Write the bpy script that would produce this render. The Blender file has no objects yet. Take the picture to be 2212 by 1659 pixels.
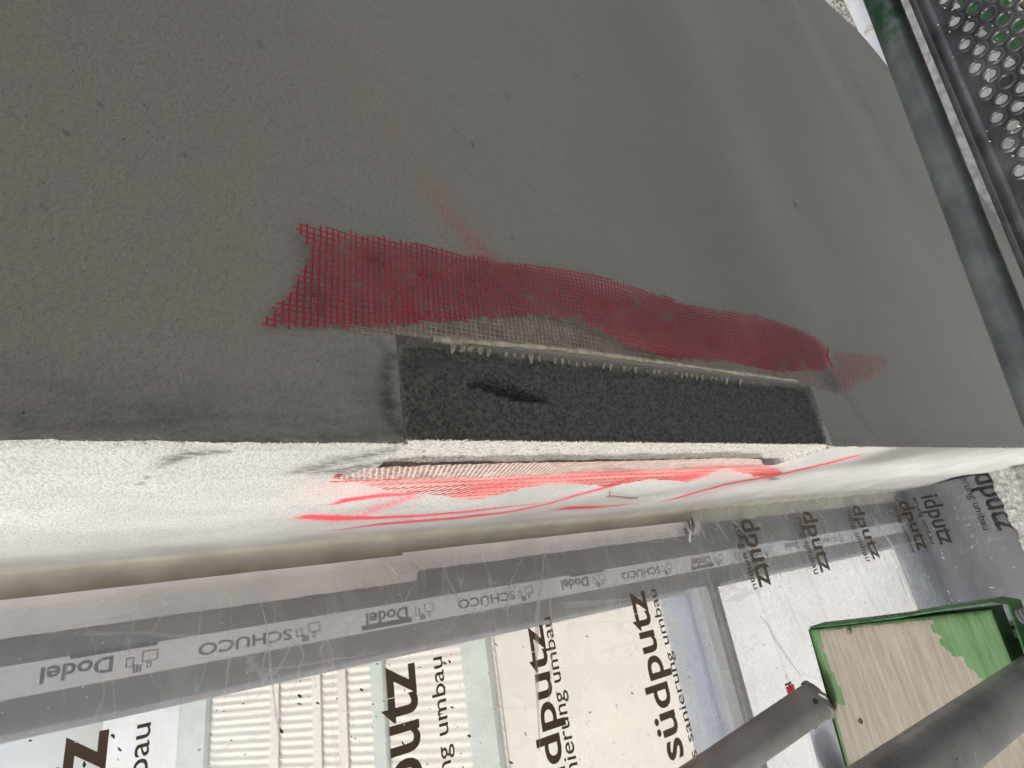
import bpy, bmesh, math, random
import numpy as np
from mathutils import Vector, Matrix, noise as mnoise

random.seed(7)
rng = np.random.default_rng(11)
scene = bpy.context.scene
COL = scene.collection
PI = math.pi

# ------------------------------------------------------------------ camera
# world: X along the facade (right), Y into the wall, Z up; wall corner is the line X=0, Y=0
F = 1137.0
_d1 = np.array([1794.0, 143.0, F]); _d1 /= np.linalg.norm(_d1)
_d2 = np.array([-487.0, -2938.0, F]); _d2 -= _d1 * (_d1 @ _d2); _d2 /= np.linalg.norm(_d2)
_d3 = np.cross(_d1, _d2)
R = np.array([_d2, -_d3, -_d1])
_v = R @ np.array([0.0, 132.5, F]); _v /= np.linalg.norm(_v)
CAM = -0.42 * _v

def ray(x, y):
    return R @ np.array([x - 1106.0, y - 829.5, F])
def at(x, y, axis, val):
    """photo position (2212 px wide) -> world point on the plane axis=val"""
    v = ray(x, y); t = (val - CAM[axis]) / v[axis]
    return CAM + t * v

cam = bpy.data.cameras.new('camera')
cam.sensor_width = 36.0
cam.lens = 36.0 * F / 2212.0
cam.clip_start = 0.01
cam.clip_end = 1000.0
cam_o = bpy.data.objects.new('camera', cam)
COL.objects.link(cam_o)
right = Vector(R @ np.array([1.0, 0, 0])); up = Vector(R @ np.array([0, -1.0, 0])); back = Vector(R @ np.array([0, 0, -1.0]))
M = Matrix((right, up, back)).transposed().to_4x4()
M.translation = Vector(CAM)
cam_o.matrix_world = M
scene.camera = cam_o

# ------------------------------------------------------------------ sky, sun, exposure
SUN_DIR = Vector((0.77, -0.12, -0.63)).normalized()     # travel direction of the light
to_sun = -SUN_DIR
elev = math.asin(to_sun.z)
world = bpy.data.worlds.new('World'); scene.world = world
world.use_nodes = True
wn = world.node_tree
sky = wn.nodes.new('ShaderNodeTexSky'); sky.sky_type = 'NISHITA'
sky.sun_disc = False
sky.sun_elevation = elev
sky.sun_rotation = math.atan2(to_sun.x, to_sun.y)
sky.dust_density = 3.0
wn.nodes['Background'].inputs['Strength'].default_value = 0.15
sky.air_density = 1.0; sky.ozone_density = 0.4
hs = wn.nodes.new('ShaderNodeHueSaturation'); hs.inputs['Saturation'].default_value = .42      # hazy, pale sky
wn.links.new(sky.outputs[0], hs.inputs['Color']); wn.links.new(hs.outputs[0], wn.nodes['Background'].inputs['Color'])
sl = bpy.data.lights.new('sun', 'SUN'); sl.energy = 1.9; sl.angle = math.radians(12)
sl.color = (1.0, 0.955, 0.90)
so = bpy.data.objects.new('sun', sl); COL.objects.link(so)
so.rotation_euler = SUN_DIR.to_track_quat('-Z', 'Y').to_euler()
scene.view_settings.view_transform = 'Standard'
scene.view_settings.look = 'None'
scene.view_settings.exposure = 0.62
scene.view_settings.gamma = 1.0
scene.view_settings.use_curve_mapping = False
scene.render.engine = 'CYCLES'
scene.cycles.use_denoising = True
scene.cycles.max_bounces = 8
scene.cycles.transparent_max_bounces = 24
scene.cycles.sample_clamp_indirect = 4.0
scene.cycles.caustics_reflective = False
scene.cycles.caustics_refractive = False

# ------------------------------------------------------------------ node helpers
class NT:
    def __init__(self, name):
        self.m = bpy.data.materials.new(name); self.m.use_nodes = True
        self.t = self.m.node_tree; self.t.nodes.clear()
        self.out = self.t.nodes.new('ShaderNodeOutputMaterial')
        self.tc = self.t.nodes.new('ShaderNodeTexCoord')
    def n(self, typ, **kw):
        nd = self.t.nodes.new(typ)
        for k, v in kw.items():
            setattr(nd, k, v)
        return nd
    def set(self, sock, val):
        if isinstance(val, bpy.types.NodeSocket):
            self.t.links.new(val, sock)
        elif val is not None:
            if sock.type == 'RGBA' and len(val) == 3: val = (*val, 1)
            sock.default_value = val
    def noise(self, scale, detail=4, rough=.55, stretch=None, vec=None, dist=0.0):
        v = vec or self.tc.outputs['Object']
        if stretch:
            mp = self.n('ShaderNodeMapping'); mp.inputs['Scale'].default_value = stretch
            self.t.links.new(v, mp.inputs['Vector']); v = mp.outputs[0]
        nd = self.n('ShaderNodeTexNoise')
        self.t.links.new(v, nd.inputs['Vector'])
        nd.inputs['Scale'].default_value = scale; nd.inputs['Detail'].default_value = detail
        nd.inputs['Roughness'].default_value = rough; nd.inputs['Distortion'].default_value = dist
        return nd.outputs['Fac']
    def voro(self, scale, feature='F1', stretch=None):
        v = self.tc.outputs['Object']
        if stretch:
            mp = self.n('ShaderNodeMapping'); mp.inputs['Scale'].default_value = stretch
            self.t.links.new(v, mp.inputs['Vector']); v = mp.outputs[0]
        nd = self.n('ShaderNodeTexVoronoi', feature=feature)
        self.t.links.new(v, nd.inputs['Vector']); nd.inputs['Scale'].default_value = scale
        return nd.outputs['Distance']
    def ramp(self, fac, lo, hi, a=0.0, b=1.0):
        nd = self.n('ShaderNodeMapRange', interpolation_type='SMOOTHSTEP')
        self.set(nd.inputs['Value'], fac)
        nd.inputs['From Min'].default_value = lo; nd.inputs['From Max'].default_value = hi
        nd.inputs['To Min'].default_value = a; nd.inputs['To Max'].default_value = b
        return nd.outputs[0]
    def math(self, op, a, b=None, c=None):
        nd = self.n('ShaderNodeMath', operation=op)
        self.set(nd.inputs[0], a)
        if b is not None: self.set(nd.inputs[1], b)
        if c is not None: self.set(nd.inputs[2], c)
        return nd.outputs[0]
    def mix(self, fac, a, b):
        nd = self.n('ShaderNodeMix', data_type='RGBA')
        self.set(nd.inputs['Factor'], fac); self.set(nd.inputs[6], a); self.set(nd.inputs[7], b)
        return nd.outputs[2]
    def attr(self, name):
        nd = self.n('ShaderNodeAttribute', attribute_name=name)
        return nd.outputs['Fac']
    def bump(self, h, dist=.001, strength=1.0, normal=None):
        nd = self.n('ShaderNodeBump'); self.set(nd.inputs['Height'], h)
        nd.inputs['Distance'].default_value = dist; nd.inputs['Strength'].default_value = strength
        if normal is not None: self.t.links.new(normal, nd.inputs['Normal'])
        return nd.outputs[0]
    def pbr(self, color, rough=.7, metal=0.0, normal=None, spec=.4, trans=0.0):
        nd = self.n('ShaderNodeBsdfPrincipled')
        self.set(nd.inputs['Base Color'], color); self.set(nd.inputs['Roughness'], rough)
        self.set(nd.inputs['Metallic'], metal); nd.inputs['Specular IOR Level'].default_value = spec
        if normal is not None: self.t.links.new(normal, nd.inputs['Normal'])
        return nd.outputs[0]
    def done(self, shader):
        self.t.links.new(shader, self.out.inputs['Surface']); return self.m

def simple(name, color, rough=.6, metal=0., scale=40, var=.25, bump=.0003, spec=.4):
    k = NT(name); f = k.noise(scale, 5)
    dark = tuple(c * (1 - var) for c in color); light = tuple(min(1, c * (1 + var)) for c in color)
    return k.done(k.pbr(k.mix(k.ramp(f, .3, .7), dark, light), rough, metal, k.bump(k.noise(scale * 6, 4), bump), spec))

# ------------------------------------------------------------------ object helpers
def link_mesh(name, verts, faces, mat=None, parent=None, smooth=False, attrs=None):
    me = bpy.data.meshes.new(name)
    me.from_pydata([tuple(map(float, v)) for v in verts], [], [tuple(map(int, f)) for f in faces])
    if attrs:
        for k, a in attrs.items():
            at_ = me.attributes.new(k, 'FLOAT', 'POINT'); at_.data.foreach_set('value', np.asarray(a, dtype=np.float32))
    if smooth: me.polygons.foreach_set('use_smooth', [True] * len(me.polygons))
    me.update()
    o = bpy.data.objects.new(name, me); COL.objects.link(o)
    if mat: me.materials.append(mat)
    if parent: o.parent = parent
    return o
def tag(o, label=None, cat=None, group=None, kind=None):
    if label: o['label'] = label
    if cat: o['category'] = cat
    if group: o['group'] = group
    if kind: o['kind'] = kind
    return o
def empty(name, loc=(0, 0, 0)):
    o = bpy.data.objects.new(name, None); COL.objects.link(o); o.location = loc
    o.empty_display_size = .05
    bpy.context.view_layer.update()
    return o

class MB:
    """collects simple shapes into one mesh (world coordinates)"""
    def __init__(self): self.v = []; self.f = []
    def quad(self, pts):
        b = len(self.v); self.v += [tuple(p) for p in pts]; self.f.append(tuple(range(b, b + len(pts))))
    def box(self, lo, hi, m=None):
        b = len(self.v)
        P = [(x, y, z) for x in (lo[0], hi[0]) for y in (lo[1], hi[1]) for z in (lo[2], hi[2])]
        if m is not None: P = [tuple(m @ Vector(p)) for p in P]
        self.v += P
        for q in ((0, 1, 3, 2), (4, 6, 7, 5), (0, 4, 5, 1), (2, 3, 7, 6), (0, 2, 6, 4), (1, 5, 7, 3)):
            self.f.append(tuple(b + i for i in q))
    def tube(self, pts, r, n=12, cap=True):
        pts = [Vector(p) for p in pts]
        rs = r if hasattr(r, '__len__') else [r] * len(pts)
        rings = []
        t0 = (pts[1] - pts[0]).normalized()
        ref = Vector((0, 0, 1)) if abs(t0.z) < .9 else Vector((1, 0, 0))
        for i, p in enumerate(pts):
            t = (pts[min(i + 1, len(pts) - 1)] - pts[max(i - 1, 0)]).normalized()
            a = t.cross(ref).normalized(); c = t.cross(a)
            b = len(self.v); rings.append(b)
            for k in range(n):
                an = 2 * PI * k / n
                self.v.append(tuple(p + a * math.cos(an) * rs[i] + c * math.sin(an) * rs[i]))
        for i in range(len(pts) - 1):
            for k in range(n):
                k2 = (k + 1) % n
                self.f.append((rings[i] + k, rings[i] + k2, rings[i + 1] + k2, rings[i + 1] + k))
        if cap:
            self.f.append(tuple(rings[0] + k for k in range(n))[::-1]); self.f.append(tuple(rings[-1] + k for k in range(n)))
    def build(self, name, mat, parent=None, smooth=False, bevel=0):
        o = link_mesh(name, self.v, self.f, mat, parent, smooth)
        bm = bmesh.new(); bm.from_mesh(o.data); bmesh.ops.recalc_face_normals(bm, faces=bm.faces[:]); bm.to_mesh(o.data); bm.free()
        if smooth and hasattr(o.data, 'set_sharp_from_angle'): o.data.set_sharp_from_angle(angle=math.radians(40))
        if bevel:
            md = o.modifiers.new('bevel', 'BEVEL'); md.width = bevel; md.segments = 2; md.limit_method = 'ANGLE'
        return o

def sstep(a, b, x):
    t = np.clip((x - a) / (b - a), 0, 1); return t * t * (3 - 2 * t)
def seg_field(P, Q, strokes):
    """soft painted strokes: max over polylines of intensity falling off with distance (each vertex (p, q, radius, strength))"""
    out = np.zeros_like(P)
    for st in strokes:
        for a, b in zip(st[:-1], st[1:]):
            ax, ay, ar, ai = a; bx, by, br, bi = b
            dx, dy = bx - ax, by - ay; L = dx * dx + dy * dy + 1e-12
            t = np.clip(((P - ax) * dx + (Q - ay) * dy) / L, 0, 1)
            d = np.hypot(P - ax - t * dx, Q - ay - t * dy)
            r = ar + (br - ar) * t; s = ai + (bi - ai) * t
            out = np.maximum(out, s * np.exp(-(d / r) ** 2 * 1.2))
    return out
_grids = {}
def vnoise(x, y, scale, seed=0, octs=3):
    """value noise on arrays"""
    out = np.zeros(np.broadcast(x, y).shape); amp = 1; tot = 0
    for o in range(octs):
        key = (seed, o)
        if key not in _grids: _grids[key] = np.random.default_rng(seed * 31 + o).random((256, 256))
        g = _grids[key]
        u = x * scale * 2 ** o + 37.1 * o; w = y * scale * 2 ** o + 11.7 * o
        iu = np.floor(u).astype(int); iw = np.floor(w).astype(int)
        fu = u - iu; fw = w - iw; fu = fu * fu * (3 - 2 * fu); fw = fw * fw * (3 - 2 * fw)
        a = g[iu % 256, iw % 256]; b = g[(iu + 1) % 256, iw % 256]; c = g[iu % 256, (iw + 1) % 256]; d = g[(iu + 1) % 256, (iw + 1) % 256]
        out += amp * ((a * (1 - fu) + b * fu) * (1 - fw) + (c * (1 - fu) + d * fu) * fw); tot += amp; amp *= .5
    return out / tot

# ------------------------------------------------------------------ materials
def front_plaster():
    k = NT('front_plaster')
    base = k.mix(k.ramp(k.noise(3.5, 4), .3, .7), (.270, .271, .253), (.290, .290, .268))
    base = k.mix(k.ramp(k.noise(190, 4, .7), .35, .65, 0, .28), base, (.20, .20, .187))
    base = k.mix(k.ramp(k.noise(60, 4), .55, .8, 0, .25), base, (.15, .15, .145))
    grime_shade = k.math('MULTIPLY', k.attr('grime_shade'), k.ramp(k.noise(70, 5, .7, stretch=(1, 1, .35)), .38, .62, .35, 1.0))
    base = k.mix(k.math('MULTIPLY', k.attr('pink'), .5), base, (.36, .275, .25))
    base = k.mix(grime_shade, base, (.062, .064, .064))
    sp = k.attr('spray')
    grain = k.noise(420, 3, .7)
    red = k.ramp(k.math('ADD', k.math('MULTIPLY', sp, 1.0), k.math('MULTIPLY', k.math('SUBTRACT', grain, .5), 2.4)), .40, .60)
    red = k.math('MULTIPLY', red, k.ramp(sp, .02, .25))
    red = k.math('MAXIMUM', k.math('MULTIPLY', red, .50), k.math('MULTIPLY', sp, .20))
    base = k.mix(red, base, (.50, .03, .06))
    h = k.math('ADD', k.noise(260, 3, .5), k.math('MULTIPLY', k.noise(700, 2), .35))
    pit = k.ramp(k.voro(55), .0, .05, -1.2, 0)
    pit = k.math('ADD', pit, k.math('MULTIPLY', k.ramp(k.noise(24, 5, .65, stretch=(2.2, 1, .5), dist=.5), .48, .68), .13))
    nrm = k.bump(k.math('ADD', h, pit), .0032, .9)
    return k.done(k.pbr(base, .85, 0, nrm, .25))
def reveal_plaster():
    k = NT('reveal_plaster')
    g = k.math('ADD', k.math('MULTIPLY', k.noise(820, 3, .75), .4), k.math('MULTIPLY', k.noise(620, 3, .85, stretch=(1, .24, 1)), .6))
    g2 = k.noise(9, 4)
    base = k.mix(k.ramp(g2, .35, .7), (.47, .468, .452), (.565, .562, .545))
    speck = k.math('MULTIPLY', k.ramp(g, .465, .575), k.attr('rough'))
    base = k.mix(k.math('MULTIPLY', speck, .72), base, (.27, .265, .255))
    grime_shade = k.math('MULTIPLY', k.attr('grime_shade'), k.ramp(k.noise(240, 5, .75, stretch=(1, 1, .4)), .34, .60, .25, 1.0))
    base = k.mix(k.math('MINIMUM', k.math('MULTIPLY', grime_shade, 1.1), 1.0), base, (.12, .125, .12))
    pk = k.attr('pink')
    base = k.mix(k.math('MULTIPLY', pk, k.ramp(k.noise(500, 3, .7), .3, .7, .35, 1.0)), base, (.62, .37, .34))
    sp = k.attr('spray')
    red = k.ramp(k.math('ADD', sp, k.math('MULTIPLY', k.math('SUBTRACT', g, .5), 1.3)), .25, .80)
    red = k.math('MULTIPLY', red, k.ramp(sp, .02, .2))
    base = k.mix(k.math('MAXIMUM', red, k.math('MULTIPLY', sp, .5)), base, (.66, .085, .12))
    nrm = k.bump(k.noise(520, 3, .65), .0014, .8)
    return k.done(k.pbr(base, .9, 0, nrm, .2))
def insulation():
    k = NT('grey_insulation')
    base = k.mix(k.ramp(k.noise(300, 4, .7), .3, .7), (.060, .062, .062), (.175, .177, .173))
    base = k.mix(k.ramp(k.noise(24, 4, .6, stretch=(1, 1, .3)), .58, .75, 0, .6), base, (.095, .105, .112))
    sm = k.ramp(k.math('ADD', k.attr('smear'), k.math('MULTIPLY', k.math('SUBTRACT', k.noise(90, 5, .7, stretch=(1, 1, .5)), .5), 1.4)), .35, .7)
    base = k.mix(k.math('MULTIPLY', sm, .85), base, (.25, .25, .235))
    nrm = k.bump(k.math('ADD', k.noise(520, 3, .75), k.voro(330)), .0028, 1.0)
    return k.done(k.pbr(base, .9, 0, nrm, .2))
def notch_render():
    k = NT('rough_filler')
    g = k.noise(520, 4, .75, stretch=(1, 1, .55))
    base = k.mix(k.ramp(g, .42, .66), (.60, .595, .56), (.20, .195, .18))
    base = k.mix(k.math('MULTIPLY', k.attr('grime_shade'), 1.0), base, (.105, .098, .088))
    base = k.mix(k.math('MULTIPLY', k.attr('pink'), .8), base, (.72, .38, .35))
    nrm = k.bump(k.noise(480, 4, .7), .0022, .9)
    return k.done(k.pbr(base, .95, 0, nrm, .2))
MAT = {}
MAT['front'] = front_plaster()
MAT['reveal'] = reveal_plaster()
MAT['eps'] = insulation()
MAT['filler'] = notch_render()
MAT['bead'] = simple('cream_adhesive', (.36, .34, .27), .9, scale=120, var=.3, bump=.0006)
MAT['embed'] = simple('mortar_coated_mesh', (.30, .25, .225), .9, scale=90, var=.25, bump=.0004)
MAT['embed_light'] = simple('paint_coated_mesh', (.52, .40, .365), .9, scale=90, var=.2, bump=.0004)
def mesh_red(name, a, b, dirt):
    k = NT(name)
    c = k.mix(k.ramp(k.noise(30, 4), .3, .7), a, b)
    c = k.mix(k.ramp(k.noise(30, 4, .6, dist=.4), .57, .70, 0, dirt), c, (.15, .14, .135))
    return k.done(k.pbr(c, .55, 0, None, .4))
MAT['mesh_front'] = mesh_red('shaded_red_glass_fibre', (.27, .005, .028), (.38, .014, .044), .85)  # same mesh as on the return, darkened in colour for shade
MAT['mesh_reveal'] = mesh_red('sunlit_red_glass_fibre', (.70, .05, .055), (.78, .12, .11), .45)  # sunlit copy of the red, brightness put into the colour
MAT['tape_pink'] = simple('pinkish_masking_tape', (.64, .60, .585), .6, scale=14, var=.10, bump=.0003)
MAT['tape_cream'] = simple('cream_paper_tape', (.52, .49, .405), .75, scale=18, var=.14, bump=.0004)
MAT['frame_dark'] = simple('dark_grey_frame', (.175, .176, .180), .45, scale=12, var=.15, bump=.0001)
MAT['frame_light'] = simple('light_grey_frame', (.66, .66, .65), .4, scale=12, var=.1, bump=.0001)
MAT['gasket'] = simple('light_gasket', (.50, .53, .56), .4, scale=60, var=.12, bump=.0001)
MAT['sticker'] = simple('white_protective_tape', (.78, .79, .81), .5, scale=8, var=.05, bump=.0001)
MAT['print_grey'] = simple('grey_print', (.06, .065, .07), .5, scale=30, var=.2, bump=0)
def print_brown():
    k = NT('brown_print')
    c = k.mix(k.ramp(k.noise(700, 3, .7), .62, .75, 0, .6), (.070, .044, .026), (.26, .17, .09))
    c = k.mix(k.ramp(k.noise(14, 4), .45, .75, 0, .35), c, (.10, .06, .03))
    return k.done(k.pbr(c, .5, 0, None, .4))
MAT['print'] = print_brown()
MAT['red_print'] = simple('red_print', (.55, .03, .05), .5)
def film():
    k = NT('clear_plastic_film')
    tr = k.n('ShaderNodeBsdfTransparent'); tr.inputs['Color'].default_value = (.97, .975, .98, 1)
    df = k.n('ShaderNodeBsdfDiffuse'); df.inputs['Color'].default_value = (.80, .81, .82, 1)
    tl = k.n('ShaderNodeBsdfTranslucent'); tl.inputs['Color'].default_value = (.80, .81, .82, 1)
    nrm = k.bump(k.math('ADD', k.noise(7, 5, .6, stretch=(1, 1, .6), dist=.6), k.math('MULTIPLY', k.noise(60, 3, .6), .06)), .03, .8)
    gl = k.n('ShaderNodeBsdfGlossy'); gl.inputs['Roughness'].default_value = .16
    k.t.links.new(nrm, gl.inputs['Normal'])
    m1 = k.n('ShaderNodeMixShader'); m1.inputs[0].default_value = .72
    k.t.links.new(df.outputs[0], m1.inputs[1]); k.t.links.new(tl.outputs[0], m1.inputs[2])
    haze = k.math('ADD', .30, k.math('MULTIPLY', k.ramp(k.noise(16, 5, .6, stretch=(.5, 1, 1), dist=.5), .45, .75), .13))
    specks = k.ramp(k.noise(330, 2, .5, stretch=(1, 1, .45)), .70, .78, 0, .45)
    def lines(sc, st, w, seed):
        nz = k.noise(sc, 3, .5, stretch=st, dist=.8)
        return k.math('SUBTRACT', 1.0, k.ramp(k.math('ABSOLUTE', k.math('SUBTRACT', nz, seed)), 0.0, w))
    cr_ = k.math('MAXIMUM', lines(5.0, (1, 1, .28), .010, .47), lines(8.0, (.35, 1, 1.3), .008, .55))  # crease highlights drawn in as paler haze lines
    cr_ = k.math('MULTIPLY', cr_, k.ramp(k.noise(6, 3), .42, .62, 0, .27))
    haze = k.math('ADD', haze, cr_)
    haze = k.math('MINIMUM', k.math('ADD', haze, specks), .9)
    m2 = k.n('ShaderNodeMixShader'); k.t.links.new(haze, m2.inputs[0])
    k.t.links.new(tr.outputs[0], m2.inputs[1]); k.t.links.new(m1.outputs[0], m2.inputs[2])
    lw = k.n('ShaderNodeLayerWeight'); lw.inputs['Blend'].default_value = .5
    k.t.links.new(nrm, lw.inputs['Normal'])
    fr = k.math('ADD', .035, k.math('MULTIPLY', k.math('POWER', lw.outputs['Facing'], 4.0), .6))
    m3 = k.n('ShaderNodeMixShader'); k.t.links.new(fr, m3.inputs[0])
    k.t.links.new(m2.outputs[0], m3.inputs[1]); k.t.links.new(gl.outputs[0], m3.inputs[2])
    return k.done(m3.outputs[0])
MAT['film'] = film()
def glass():
    k = NT('window_glass')
    tr = k.n('ShaderNodeBsdfTransparent'); tr.inputs['Color'].default_value = (.97, .97, .96, 1)
    gl = k.n('ShaderNodeBsdfGlossy'); gl.inputs['Roughness'].default_value = .02
    lw = k.n('ShaderNodeLayerWeight'); lw.inputs['Blend'].default_value = .5
    fr = k.math('ADD', .03, k.math('MULTIPLY', k.math('POWER', lw.outputs['Facing'], 5.0), .6))
    m = k.n('ShaderNodeMixShader'); k.t.links.new(fr, m.inputs[0])
    k.t.links.new(tr.outputs[0], m.inputs[1]); k.t.links.new(gl.outputs[0], m.inputs[2])
    return k.done(m.outputs[0])
MAT['glass'] = glass()
MAT['fold'] = simple('creased_film', (.80, .81, .82), .35, scale=40, var=.08, bump=.0003)
def wood(name, grain_axis, a, b):
    k = NT(name)
    st = [14, 14, 14]; st[grain_axis] = 1.0
    g = k.noise(15, 6, .7, stretch=tuple(st), dist=.3)
    c = k.mix(k.ramp(g, .3, .7), a, b)
    c = k.mix(k.ramp(k.noise(10, 4), .50, .8, 0, .5), c, tuple(x * .55 for x in a))
    paint = k.attr('paint')
    gp = k.math('MULTIPLY', k.ramp(k.math('ADD', paint, k.math('MULTIPLY', k.math('SUBTRACT', k.noise(60, 5, .7, stretch=tuple(s * .12 for s in st)), .5), 1.0)), .36, .66), .92)
    green = k.mix(k.ramp(k.noise(34, 5, .7, stretch=tuple(s * .2 for s in st)), .35, .65), (.05, .175, .055), (.15, .26, .12))
    c = k.mix(gp, c, green)
    spk = k.ramp(k.noise(180, 3, .6), .70, .76, 0, .6)
    c = k.mix(spk, c, (.12, .09, .07))
    return k.done(k.pbr(c, .75, 0, k.bump(k.math('ADD', g, k.math('MULTIPLY', k.noise(40, 4, .6, stretch=tuple(st)), .5)), .0016, .7), .3))
MAT['plank'] = wood('weathered_plywood', 0, (.275, .243, .195), (.385, .35, .292))
MAT['plank_low'] = wood('brown_board', 0, (.16, .10, .06), (.28, .19, .12))
MAT['green'] = simple('green_paint', (.032, .12, .038), .6, scale=60, var=.45, bump=.0005)
def steel(name, col, col2, rough=.45, metal=.6, spk=.35):
    k = NT(name)
    c = k.mix(k.ramp(k.noise(14, 5, .6), .3, .7), col, col2)
    c = k.mix(k.ramp(k.noise(150, 3, .6), .66, .76, 0, spk), c, (.45, .44, .42))
    gr = k.attr('paint')
    c = k.mix(k.math('MULTIPLY', gr, k.ramp(k.noise(50, 4), .3, .6)), c, (.012, .085, .022))
    return k.done(k.pbr(c, k.ramp(k.noise(30, 4), .3, .7, rough * .8, rough * 1.25), metal, k.bump(k.noise(120, 4), .0006, .6), .5))
MAT['deck'] = steel('worn_galvanised_steel', (.085, .085, .09), (.22, .22, .23), .42, .75, .45)
MAT['tube'] = steel('dull_steel_tube', (.10, .106, .11), (.20, .21, .215), .36, .5, .45)
MAT['tube_teal'] = steel('blue_grey_steel_tube', (.14, .165, .172), (.26, .295, .30), .38, .5, .4)
MAT['tube_grey'] = steel('dusty_steel_tube', (.125, .122, .114), (.215, .21, .198), .5, .3, .45)
MAT['zinc'] = steel('spattered_zinc', (.30, .31, .33), (.46, .47, .49), .5, .4, .7)
MAT['mortar'] = simple('grey_mortar', (.22, .21, .20), .9, scale=150, var=.35, bump=.001)
MAT['rough'] = simple('rough_light_render', (.52, .505, .48), .95, scale=130, var=.35, bump=.003)
MAT['ground'] = simple('dusty_ground', (.50, .47, .42), .95, scale=25, var=.3, bump=.004)
MAT['stone'] = simple('pale_rubble', (.50, .46, .41), .95, scale=60, var=.35, bump=.002)
MAT['white'] = simple('white_plastic', (.78, .77, .75), .5, scale=10, var=.06, bump=.0002)
MAT['dirt'] = simple('dark_crumbs', (.05, .045, .04), .9, scale=90, var=.3)
MAT['plaster_crumb'] = simple('pale_crumbs', (.66, .63, .56), .9, scale=90, var=.2)
MAT['sheet'] = simple('cream_sheet', (.87, .79, .68), .6, scale=6, var=.06, bump=.0002)
MAT['sheet_cool'] = simple('cool_white_sheet', (.84, .83, .82), .6, scale=6, var=.06, bump=.0002)
MAT['rail_green'] = simple('pale_green_rail', (.58, .66, .58), .5, scale=12, var=.1)
def foil():
    k = NT('blue_protective_foil')
    tr = k.n('ShaderNodeBsdfTransparent'); tr.inputs['Color'].default_value = (.74, .79, .87, 1)
    m = k.n('ShaderNodeMixShader'); k.t.links.new(k.ramp(k.noise(30, 4), .3, .8, .15, .45), m.inputs[0])
    k.t.links.new(tr.outputs[0], m.inputs[1]); k.t.links.new(k.pbr((.62, .66, .72), .3), m.inputs[2])
    return k.done(m.outputs[0])
MAT['foil'] = foil()

# ================================================================== SETTING
g = 300.0
ground = link_mesh('ground', [(-g, -g, -2.4), (g, -g, -2.4), (g, g, -2.4), (-g, g, -2.4)], [(0, 1, 2, 3)], MAT['ground'])
ground['kind'] = 'structure'

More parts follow.
